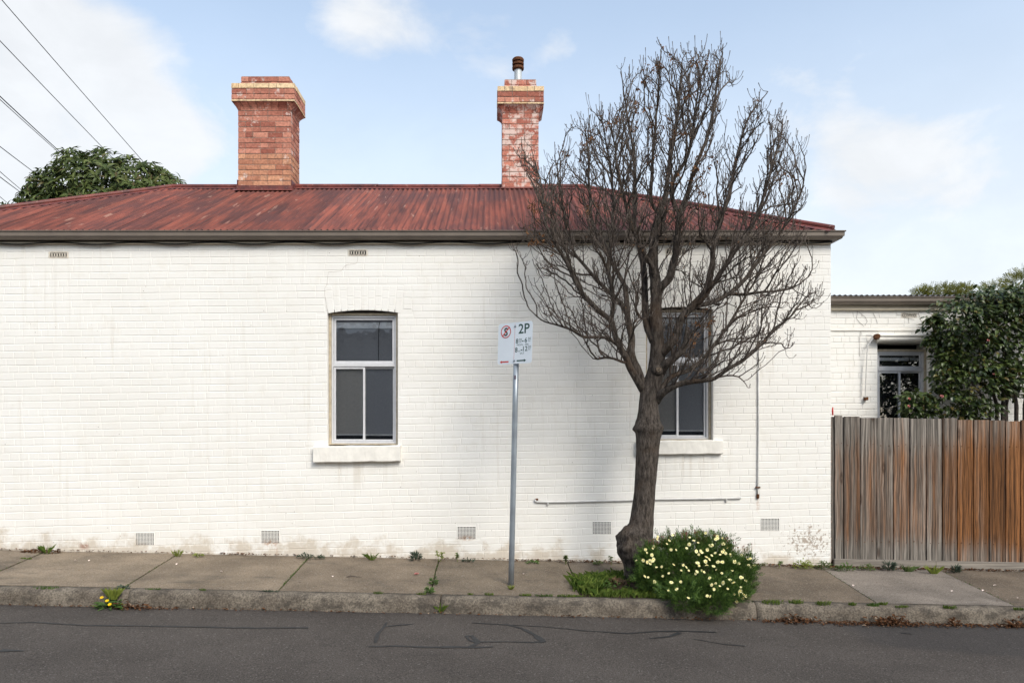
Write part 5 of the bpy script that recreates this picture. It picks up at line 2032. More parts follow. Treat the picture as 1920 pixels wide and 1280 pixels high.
# short side spurs
for i in range(n_traced, n_grown):
    if rr.random() < (0.27 if nodes[i][2] > 3.2 else 0.16):
        # a long upswept side shoot
        out = nodes[i] - HUB
        out = out / (np.linalg.norm(out) + 1e-9)
        v = out * 0.8 + np.array([rr.uniform(-.9, .9), rr.uniform(-.9, .9), rr.uniform(-.1, .3)])
        cur = i
        L = rr.uniform(0.07, 0.2) * (1.3 if nodes[i][2] > 4.6 else 1.0)
        for k in range(4):
            v = v / (np.linalg.norm(v) + 1e-9)
            q = nodes[cur] + v * L / 4
            q[1] = min(q[1], 8.17 if q[2] < 4.35 else 8.8)
            nxt = add_node(q, cur, limb_of[i])
            kids.append([])
            kids[cur].append(nxt)
            cur = nxt
            v = v + UP * 0.65
    elif rr.random() < 0.32:
        d = np.array([rr.uniform(-1, 1), rr.uniform(-1, 1), rr.uniform(0, 0.9)])
        q = nodes[i] + d / np.linalg.norm(d) * rr.uniform(0.02, 0.06)
        q[1] = min(q[1], 8.17 if q[2] < 4.35 else 8.8)
        a = add_node(q, i, limb_of[i])
        kids.append([])
        kids[i].append(a)
        q2 = nodes[a] + np.array([0, 0, rr.uniform(.015, .04)])
        b = add_node(q2, a, limb_of[i])
        kids.append([])
        kids[a].append(b)
EXP = 2.45
rad = np.zeros(len(nodes))
order = list(range(len(nodes)))
for i in reversed(order):
    if not kids[i]:
        rad[i] = 0.0020
    else:
        rad[i] = (sum(rad[k] ** EXP for k in kids[i] if k >= n_traced or i >= n_traced) + (rad[[k for k in kids[i] if k < n_traced]].max() if any(k < n_traced for k in kids[i]) and i < n_traced else 0) ** EXP) ** (1 / EXP)
    if i >= n_traced:
        rad[i] = min(max(rad[i], 0.0025), 0.0105) if kids[i] else rad[i]
    else:
        rad[i] = max(base_r[i], min(rad[i], base_r[i] * 1.25 + 0.002))
# chains from fork to tip
meshes = {}
stack = []
started = set()
for li in range(len(LIMBS)):
    pass
roots = [i for i in range(len(nodes)) if parent_i[i] < 0]
todo = [(r, None) for r in roots]
while todo:
    start, frm = todo.pop()
    chain = [] if frm is None else [frm]
    radii = [] if frm is None else [min(rad[frm] * 0.9, rad[start] * 1.25)]
    cur = start
    while True:
        chain.append(cur)
        radii.append(rad[cur])
        ch = kids[cur]
        if not ch:
            break
        main = max(ch, key=lambda k: (k < n_traced, rad[k]))
        for k in ch:
            if k != main:
                todo.append((k, cur))
        cur = main
    if len(chain) < 2:
        continue
    pts = [nodes[k] for k in chain]
    big = radii[0]
    sides = 12 if big > 0.02 else (6 if big > 0.006 else 4)
    key = limb_of[chain[-1]]
    mb = meshes.setdefault(key, MB())
    # swollen bud at the end of each twig
    if len(pts) > 2 and radii[-1] < 0.003:
        radii[-1] = 0.0042
        radii[-2] = 0.0022
    mb.tube(pts, radii, sides, wob=(bark_wob if big > 0.02 else None), cap=True, mi=(0 if big > 0.013 else 1))
for key, mb in meshes.items():
    big = max(LIMBS[key][2]) > 0.03
    put('branch', mb.mesh('branch', [M_BARK, M_TWIG], True), tree)


# dead leaves hanging in bunches
def leaf_shape(mb, p, d, up, L, W, fold=0.25, droop=0.25, mi=0, teeth=False):
    """pointed leaf folded on its midrib: 6 faces"""
    d = Vector(d).normalized()
    side = d.cross(Vector(up))
    if side.length < 1e-4:
        side = d.orthogonal()
    side.normalize()
    nrm = side.cross(d).normalized()
    p = Vector(p)
    mid = [p, p + d * L * 0.33 + nrm * 0.02 * L, p + d * L * 0.68 - nrm * droop * 0.25 * L, p + d * L - nrm * droop * L]
    a = fold * W
    l1, l2 = mid[1] + side * W * 0.5 + nrm * a, mid[2] + side * W * 0.42 + nrm * a
    r1, r2 = mid[1] - side * W * 0.5 + nrm * a, mid[2] - side * W * 0.42 + nrm * a
    mb.add(mid + [l1, l2, r1, r2], [(0, 1, 4), (1, 2, 5, 4), (2, 3, 5), (0, 6, 1), (1, 6, 7, 2), (2, 7, 3)], mi)


mb = MB()
top_tips = [t for t in tips if nodes[t][2] > 3.6]
clusters = [(1222, 300), (1205, 190), (1232, 105), (1310, 112), (1215, 140), (1190, 230), (1150, 210), (1090, 260), (1070, 280), (1305, 165), (1240, 235), (1275, 255), (1320, 310), (1400, 195), (1000, 440), (1115, 380), (995, 390), (1325, 330), (1020, 460), (1255, 330), (1330, 375), (1140, 240), (1475, 340), (1310, 620), (1325, 600)]
TT = np.array([nodes[t] for t in tips])
tpx = VX + TT[:, 0] / TT[:, 1] * FPX
tpy = VY - (TT[:, 2] - EYE) / TT[:, 1] * FPX
for (cx, cy) in clusters:
    d = (tpx - cx) ** 2 + (tpy - cy) ** 2
    for ti in np.argsort(d)[:rr.randrange(6, 14)]:
        p = Vector(nodes[tips[ti]])
        for k in range(rr.randrange(2, 6)):
            leaf_shape(mb, p + Vector([rr.uniform(-.02, .02) for _ in range(3)]), (rr.uniform(-1, 1), rr.uniform(-1, 1), rr.uniform(-1.4, 0.1)), (rr.uniform(-1, 1), rr.uniform(-1, 1), 0.3), rr.uniform(.028, .06), rr.uniform(.010, .02), 0.4, 0.4)
for t in rr.sample(tips, min(600, len(tips))):
    p = Vector(nodes[t])
    leaf_shape(mb, p, (rr.uniform(-1, 1), rr.uniform(-1, 1), rr.uniform(-1.4, 0.1)), (rr.uniform(-1, 1), rr.uniform(-1, 1), 0.3), rr.uniform(.018, .036), rr.uniform(.005, .011), 0.4, 0.4)
o = put('dead_leaves', mb.mesh('dead_leaves', M_DEADLEAF), tree)
o['kind'] = 'stuff'
print('TREE nodes', len(nodes), 'tips', len(tips))


# ------------------------------------------------------------------ leafy trees and shrubs
def leaf_mesh(L, W, mat, fold, droop):
    mb = MB()
    leaf_shape(mb, (0, 0, 0), (1, 0, 0), (0, 0, 1), L, W, fold, droop)
    return mb.mesh('leaf', mat, False)


def frame_rot(d, up):
    d = Vector(d).normalized()
    side = d.cross(Vector(up))
    if side.length < 1e-4:
        side = d.orthogonal()
    side.normalize()
    n = side.cross(d)
    return Matrix((d, -side, n)).transposed().to_euler()


def leafy(root, leaves, mat, L, W, fold, droop, keep=300):
    """the nearest `keep` leaves are objects, the rest one mass"""
    leaves.sort(key=lambda q: q[3])
    variants = [leaf_mesh(L, W * f, mat, fold, droop * g) for f, g in ((1, 1), (0.85, 1.3), (1.1, 0.6))]
    for i, (p, d, up, pr, s) in enumerate(leaves[:keep]):
        put('leaf', variants[i % 3], root, p, frame_rot(d, up), (s, s, s))
    mb = MB()
    for (p, d, up, pr, s) in leaves[keep:]:
        leaf_shape(mb, p, d, up, L * s, W * s, fold, droop)
    if mb.v:
        o = put('foliage', mb.mesh('foliage', mat, False), root)
        o['kind'] = 'stuff'


# broad-leaved tree beyond the ridge
rr = random.Random(3)
BY = 19.0
bt = thing('broadleaf_tree', 'dense green broadleaf tree showing over the left end of the red roof', 'tree', (wx(190, BY), BY, 0.0))
clumps = [(205, 375, 130, 70), (120, 372, 62, 45), (150, 325, 45, 34), (200, 318, 36, 30), (260, 340, 55, 34), (90, 385, 45, 22), (305, 355, 38, 22), (230, 420, 140, 70), (120, 430, 90, 60)]
mb = MB()
base = Vector((wx(190, BY), BY, -0.2))
fork = Vector((wx(195, BY), BY, 5.2))
mb.tube([base, base.lerp(fork, 0.5) + Vector((0.1, 0, 0)), fork], [0.28, 0.22, 0.18], 12)
put('trunk', mb.mesh('trunk', M_BARK, True), bt)
mb = MB()
leaves = []
for (cx, cy, rx, ry) in clumps:
    c = P(cx, cy, BY)
    ex, ez = rx / FPX * BY, ry / FPX * BY
    ey = min(ex, 1.3)
    mb.tube([fork, fork.lerp(c, 0.6) + Vector((0, 0, -0.1)), c + Vector((0, 0, 0.1))], [0.11, 0.06, 0.02], 6)
    n = int(75 * (ex * ez + ex * ey) * 1.25)
    for i in range(n):
        v = Vector((rr.gauss(0, 1), rr.gauss(0, 1), rr.gauss(0, 1))).normalized()
        if v.y > 0.55:
            continue
        s = rr.uniform(0.80, 1.03) + 0.10 * mnoise.noise((v.x * 3 + cx, v.y * 3, v.z * 3))
        p = c + Vector((v.x * ex, v.y * ey, v.z * ez)) * s
        if p.z < 4.8:
            continue
        # a whorl of leaves at the end of a shoot
        ax = (v + Vector((0, -0.1, 0.5))).normalized()
        o1 = ax.orthogonal().normalized()
        o2 = ax.cross(o1)
        m = rr.randrange(5, 9)
        ph = rr.uniform(0, 6)
        for k in range(m):
            a = ph + 2 * PI * k / m
            d = (o1 * math.cos(a) + o2 * math.sin(a)) * 0.9 + ax * rr.uniform(0.05, 0.8)
            leaves.append((p + ax * 0.02 * k, d, ax, p.y + rr.uniform(0, 0.35), rr.uniform(0.75, 1.15)))
put('limbs', mb.mesh('limbs', M_BARK, True), bt)
leafy(bt, leaves, M_BROADLEAF, 0.235, 0.068, 0.22, 0.28)
print('broadleaf', len(leaves))

# glossy camellia over the fence
CY = 9.0
cam_tree = thing('camellia_tree', 'dark glossy camellia shrub growing over the fence by the low wall', 'shrub', (wx(1870, CY), CY, 0.1))
clumps = [(1850, 640, 95, 95), (1800, 610, 62, 62), (1890, 600, 62, 62), (1785, 650, 36, 52), (1930, 640, 80, 110), (1778, 700, 30, 46), (1830, 715, 70, 48), (1780, 757, 52, 30), (1722, 765, 30, 20), (1900, 705, 60, 42), (1850, 565, 50, 28), (1960, 560, 60, 50), (1748, 641, 10, 7), (1752, 600, 10, 6), (1715, 745, 24, 13), (1900, 560, 35, 25), (1830, 768, 40, 18)]
leaves, stems = [], []
for (cx, cy, rx, ry) in clumps:
    c = P(cx, cy, CY + (0.12 if cy < 700 else 0.02))
    ex, ez = rx / FPX * CY, ry / FPX * CY
    ey = min(0.42, ex)
    n = int(2500 * (ex * ez) + 120)
    for i in range(n):
        v = Vector((rr.gauss(0, 1), rr.gauss(0, 1), rr.gauss(0, 1))).normalized()
        s = rr.uniform(0.35, 1.06) ** 0.6
        p = c + Vector((v.x * ex, v.y * ey, v.z * ez)) * s * (1 + 0.15 * mnoise.noise((v.x * 4 + cx, v.y * 4, v.z * 4)))
        if p.y < FY + 0.03 and p.z < wz(788, FY):
            continue
        if p.y > YW - 0.06:
            continue
        d = Vector((v.x * 0.9 + rr.uniform(-.6, .6), v.y * 0.7 - 0.35 + rr.uniform(-.6, .6), rr.uniform(-0.9, 0.35)))
        leaves.append((p, d, Vector((rr.uniform(-.5, .5), rr.uniform(-.9, 0.2), 1)), p.y + rr.uniform(0, 0.05), rr.uniform(0.7, 1.15)))
mb = MB()
for (a, top_, k) in ((1868, (1850, 690), 0.022), (1880, (1890, 660), 0.026), (1890, (1910, 690), 0.018), (1905, (1880, 640), 0.024), (1918, (1940, 650), 0.02), (1855, (1810, 700), 0.016), (1925, (1960, 600), 0.02)):
    p0 = P(a, 800, CY + rr.uniform(-0.1, 0.1))
    p0.z = 0.0
    p1 = P(a + rr.uniform(-4, 4), 760, CY)
    p2 = P(top_[0], top_[1], CY + 0.1)
    mb.tube([p0, p1, p1.lerp(p2, 0.5) + Vector((rr.uniform(-.03, .03), 0, 0)), p2], [k * 1.2, k, k * 0.8, k * 0.4], 8)
put('stems', mb.mesh('stems', M_BARK, True), cam_tree)
leafy(cam_tree, leaves, M_CAMELLIA, 0.088, 0.046, 0.16, 0.22)
print('camellia', len(leaves))
for (px, py, s) in ((1704, 748, 0.9), (1703, 762, 1.0), (1765, 744, 1.2), (1852, 639, 0.9), (1863, 702, 0.7)):
    mb = MB()
    for k in range(9):
        a = 2.4 * k
        r = 0.006 + 0.0016 * k
        leaf_shape(mb, (0, 0, 0), (math.cos(a) * (0.3 + k * 0.08), math.sin(a) * (0.3 + k * 0.08) - 0.5, 0.6), (math.cos(a), math.sin(a), 1), 0.026, 0.022, -0.3, -0.2)
    put('flower', mb.mesh('flower', M_PINK if py < 745 or px > 1704 else M_PINK), cam_tree, P(px, py, CY - 0.36 if px > 1720 else CY - 0.2), (rr.uniform(-.5, .5), rr.uniform(-.5, .5), 0), (s, s, s))

# feathery tree tops beyond the rear wing
for (cl, lab) in (([(1728, 551, 12, 9), (1748, 547, 15, 10), (1740, 562, 18, 10)], 'yellow green feathery treetop left of the rounder one over the low gutter'),
                  ([(1775, 546, 18, 11), (1795, 547, 16, 10), (1811, 548, 9, 13), (1790, 562, 24, 10)], 'rounded yellow green feathery treetop peeping over the low gutter'),
                  ([(1905, 540, 28, 26), (1925, 530, 30, 28), (1860, 548, 22, 14), (1910, 575, 50, 30)], 'tall yellow green feathery treetop above the camellia at the right')):
    TYY = 17.0
    ft = thing('feathery_tree', lab, 'tree', (wx(cl[0][0], TYY), TYY, 0.0), 'feathery treetops beyond the low building')
    mb, tk = MB(), MB()
    cc = P(cl[-1][0], cl[-1][1], TYY)
    tk.tube([(cc.x, TYY, -0.2), (cc.x + 0.05, TYY, cc.z * 0.6), (cc.x, TYY, cc.z)], [0.11, 0.09, 0.05], 8)
    put('trunk', tk.mesh('trunk', M_BARK, True), ft)
    for (cx, cy, rx, ry) in cl:
        c = P(cx, cy, TYY)
        ex, ez = rx / FPX * TYY, ry / FPX * TYY
        for i in range(int(1500 * ex * ez) + 60):
            v = Vector((rr.gauss(0, 1), rr.gauss(0, 1), rr.gauss(0, 1))).normalized()
            s = rr.uniform(0.3, 1.15) ** 0.5
            p = c + Vector((v.x * ex, v.y * ex * 0.8, v.z * ez)) * s
            d = Vector((v.x + rr.uniform(-.5, .5), v.y + rr.uniform(-.5, .5), v.z * 0.5 + rr.uniform(0.1, 0.9)))
            # pinnate spray: stalk of short leaflets
            d.normalize()
            sd = d.cross(Vector((rr.uniform(-1, 1), rr.uniform(-1, 1), 0.4))).normalized()
            L = rr.uniform(0.10, 0.20)
            for k in range(5):
                q = p + d * L * k / 5
                for sg in (-1, 1):
                    e = (d * 0.6 + sd * sg).normalized() * 0.045
                    mb.add([q, q + e * 0.5 + d * 0.010, q + e, q + e * 0.5 - d * 0.010], [(0, 1, 2, 3)])
    o = put('crown', mb.mesh('crown', M_FEATHER, False), ft)
    o['kind'] = 'stuff'

# daisy bush spilling over the kerb
db = ground_at(1300, 1118)
bush = thing('daisy_bush', 'green marguerite daisy bush with pale yellow flowers beside the tree foot', 'shrub', db)
bumps = [(1300, 1068, 78, 52, 7.12, .36), (1250, 1062, 48, 40, 7.15, .3), (1345, 1068, 48, 44, 7.1, .32), (1385, 1082, 24, 34, 7.05, .25), (1222, 1075, 28, 36, 7.1, .22), (1300, 1028, 30, 30, 7.2, .22), (1255, 1030, 26, 22, 7.2, .2), (1340, 1030, 26, 26, 7.18, .2),
         (1290, 1110, 55, 26, 6.80, .26), (1345, 1108, 42, 28, 6.78, .26), (1340, 1132, 30, 16, 6.60, .14), (1285, 1128, 22, 14, 6.62, .12), (1380, 1112, 22, 24, 6.85, .2), (1400, 1060, 12, 18, 7.1, .12), (1215, 1045, 12, 20, 7.15, .12), (1208, 1085, 14, 16, 7.05, .15)]


def sprig(mb, p, d, L, rr):
    """feathery shoot: stalk with paired narrow lobes"""
    d = Vector(d).normalized()
    sd = d.cross(Vector((rr.uniform(-1, 1), rr.uniform(-1, 1), rr.uniform(-1, 1)))).normalized()
    up = sd.cross(d)
    for k in range(5):
        t = 0.15 + 0.85 * k / 4
        q = p + d * L * t
        ll = L * (0.55 - 0.25 * abs(t - 0.6))
        for sg in ((-1, 1) if k < 4 else (0,)):
            e = (d * 0.75 + sd * sg * 0.9 + up * rr.uniform(-.35, .35)).normalized() * ll
            w = (sd if sg == 0 else d) * 0.0042
            mb.add([q - w * 0.6, q + e * 0.55 - w, q + e, q + e * 0.55 + w], [(0, 1, 2, 3)])


mb = MB()
surf = []
for (cx, cy, rx, ry, Y, ey) in bumps:
    c = P(cx, cy, Y)
    ex, ez = rx / FPX * Y, ry / FPX * Y
    n = int(11500 * (ex * ez + 0.6 * ex * ey)) + 60
    for i in range(n):
        v = Vector((rr.gauss(0, 1), rr.gauss(0, 1), rr.gauss(0, 1))).normalized()
        if v.y > 0.75:
            continue
        s = rr.uniform(0.15, 1.0) ** 0.5 * (1 + 0.16 * mnoise.noise((v.x * 3.5 + cx, v.y * 3.5, v.z * 3.5 + cy)))
        p = c + Vector((v.x * ex, v.y * ey, v.z * ez)) * s
        if p.z < ground_z(p.x, min(p.y, 6.5)) + 0.02 or (p.y > 6.66 and p.z < ground_z(p.x, p.y) + 0.01):
            continue
        d = v + Vector((rr.uniform(-.5, .5), rr.uniform(-.5, .3), 0.55 + rr.uniform(-.3, .4)))
        sprig(mb, p, d, rr.uniform(0.035, 0.065), rr)
# loose shoots that break the outline
for i in range(150):
    cx, cy, rx, ry, Y, ey = rr.choice(bumps)
    a = rr.uniform(-0.35, PI + 0.35)
    p = P(cx + math.cos(a) * rx * 0.9, cy - math.sin(a) * ry * 0.9, Y + rr.uniform(-0.8, 0.4) * ey)
    d = Vector((math.cos(a) * 0.8 + rr.uniform(-.4, .4), rr.uniform(-.7, .2), abs(math.sin(a)) * 0.7 + rr.uniform(-0.1, 0.5))).normalized()
    for k in range(rr.randrange(3, 7)):
        q = p + d * 0.022 * k
        if q.z > ground_z(q.x, q.y) + 0.02:
            sprig(mb, q, d + Vector((rr.uniform(-.6, .6), rr.uniform(-.6, .6), rr.uniform(-.2, .6))), rr.uniform(.03, .06), rr)
o = put('foliage', mb.mesh('foliage', M_DAISY_LEAF, False), bush)
o['kind'] = 'stuff'
mb = MB()
for k in range(26):
    a = Vector((db.x + rr.uniform(-.12, .12), 7.08 + rr.uniform(-.1, .1), ground_z(db.x, 7.1)))
    e = P(rr.uniform(1210, 1395), rr.uniform(1020, 1090), rr.uniform(6.85, 7.3))
    mb.tube([a, a.lerp(e, 0.4) + Vector((0, 0, .01)), a.lerp(e, 0.75)], [0.010, 0.007, 0.003], 5)
put('stems', mb.mesh('stems', M_TWIG), bush)


def daisy_mesh():
    mb = MB()
    n = 13
    for k in range(n):
        a = 2 * PI * k / n + rr.uniform(-.08, .08)
        L = 0.0235 * rr.uniform(0.88, 1.08)
        c, s = math.cos(a), math.sin(a)
        w = 0.0044
        z = rr.uniform(-0.003, 0.003)
        mb.add([(c * 0.004 - s * 0.002, s * 0.004 + c * 0.002, 0.001), (c * 0.004 + s * 0.002, s * 0.004 - c * 0.002, 0.001), (c * L * 0.75 + s * w, s * L * 0.75 - c * w, 0.003 + z), (c * L, s * L, 0.001 + z), (c * L * 0.75 - s * w, s * L * 0.75 + c * w, 0.003 + z)], [(0, 1, 2, 3, 4)])
    mb.lathe(0, 0, [(0.0068, 0.001), (0.0062, 0.0045), (0.003, 0.0062)], 8, 1)
    return mb.mesh('flower', [M_PETAL, M_DISC])


dm = [daisy_mesh() for _ in range(4)]
FL = [(1206, 1050), (1226, 1024), (1232, 1010), (1222, 1040), (1219, 1056), (1241, 1062), (1193, 1050), (1251, 1019), (1255, 1013), (1258, 1030), (1263, 1058), (1254, 1074), (1259, 1091), (1276, 1090), (1281, 1059), (1288, 1027), (1292, 1020), (1293, 1007), (1305, 1033), (1309, 1017), (1310, 1039), (1314, 1032), (1316, 1035), (1287, 1063), (1291, 1069), (1308, 1055), (1311, 1060), (1307, 1071), (1315, 1069), (1320, 1072),
      (1326, 1030), (1325, 1044), (1331, 1022), (1335, 1041), (1323, 1052), (1326, 1059), (1330, 1048), (1338, 1061), (1341, 1036), (1346, 1053), (1351, 1053), (1355, 1053), (1353, 1074), (1331, 1083), (1342, 1093), (1350, 1098), (1356, 1092), (1365, 1103), (1372, 1069), (1375, 1092), (1386, 1056), (1389, 1083), (1392, 1082), (1398, 1088), (1404, 1059), (1408, 1092), (1388, 1107), (1395, 1114), (1398, 1117), (1393, 1121), (1404, 1117), (1382, 1127), (1369, 1040), (1355, 1034), (1357, 1031), (1361, 1037), (1363, 1026), (1345, 1009), (1345, 1005), (1323, 999), (1354, 1008), (1402, 1048), (1407, 1047), (1390, 1040), (1233, 1006), (1261, 1003), (1414, 1060)]
for _ in range(38):
    _b = rr.choice(bumps)
    FL.append((_b[0] + rr.uniform(-.9, .9) * _b[2], _b[1] + rr.uniform(-.9, .5) * _b[3]))
for (px, py) in FL:
    # front of the bush at this pixel
    ybest = 7.1
    for (cx, cy, rx, ry, Y, ey) in bumps:
        q = ((px - cx) / rx) ** 2 + ((py - cy) / ry) ** 2
        if q < 1:
            ybest = min(ybest, Y - ey * math.sqrt(1 - q) * 1.03)
    ybest -= 0.03
    s = rr.uniform(0.5, 1.0)
    put('flower', dm[rr.randrange(4)], bush, P(px + rr.uniform(-.5, .5), py, ybest), (PI / 2 * rr.uniform(0.1, 1.05), rr.uniform(-.7, .7), rr.uniform(-.9, .9)), (s, s, s))
mb = MB()
for i in range(110):
    px = rr.uniform(1215, 1410)
    p = P(px, 1003 + abs(px - 1300) * 0.28 + rr.uniform(-14, 4), 7.15)
    mb.tube([p + Vector((0, 0, -0.06)), p], 0.0018, 4)
    mb.tube([p, p + Vector((0, 0, 0.006)), p + Vector((0, 0, 0.011))], [0.004, 0.006, 0.002], 6)
o = put('buds', mb.mesh('buds', M_BUD), bush)
o['kind'] = 'stuff'


# ------------------------------------------------------------------ grass and weeds
def blade(mb, p, lean, h, w, bend=0.5):
    p = Vector(p)
    side = Vector((lean.y, -lean.x, 0))
    if side.length < 1e-4:
        side = Vector((1, 0, 0))
    side.normalize()
    m = p + Vector((0, 0, h * 0.6)) + lean * h * 0.35
    t = p + Vector((0, 0, h * (1 - 0.35 * bend))) + lean * h * (0.6 + 0.4 * bend)
    mb.add([p - side * w * 0.5, p + side * w * 0.5, m + side * w * 0.45, t, m - side * w * 0.45], [(0, 1, 2, 3, 4)])


def tuft_mesh(c, r, n, h, w, spread=0.7, squash=1.0):
    mb = MB()
    for i in range(n):
        a, q = rr.uniform(0, 2 * PI), math.sqrt(rr.random())
        p = c + Vector((math.cos(a) * r * q, math.sin(a) * r * q * squash, -0.004))
        lean = Vector((math.cos(a) * q * spread + rr.uniform(-.35, .35), (math.sin(a) * q * spread + rr.uniform(-.35, .35)) * squash - 0.1, 0))
        blade(mb, p, lean, h * rr.uniform(0.5, 1.1), w * rr.uniform(0.7, 1.2), rr.uniform(0.2, 0.9))
    return mb


def leafy_mesh(c, r, n, h, L, W, squash=1.0):
    """low herb: leaves up short stalks"""
    mb = MB()
    for i in range(n):
        a, q = rr.uniform(0, 2 * PI), math.sqrt(rr.random())
        z = h * rr.uniform(0.05, 1.0) * (1 - 0.5 * q * q)
        p = c + Vector((math.cos(a) * r * q, math.sin(a) * r * q * squash, z))
        leaf_shape(mb, p, (math.cos(a) + rr.uniform(-.5, .5), math.sin(a) * squash + rr.uniform(-.6, .4), rr.uniform(-0.1, 1.0)), (0, -0.3, 1), L * rr.uniform(0.6, 1.2), W * rr.uniform(0.7, 1.2), 0.2, 0.2)
    for i in range(3):
        p = c + Vector((rr.uniform(-r, r) * 0.5, rr.uniform(-r, r) * 0.5 * squash, 0))
        mb.tube([p, p + Vector((rr.uniform(-.02, .02), rr.uniform(-.02, 0), h * 0.8))], 0.003, 4)
    return mb


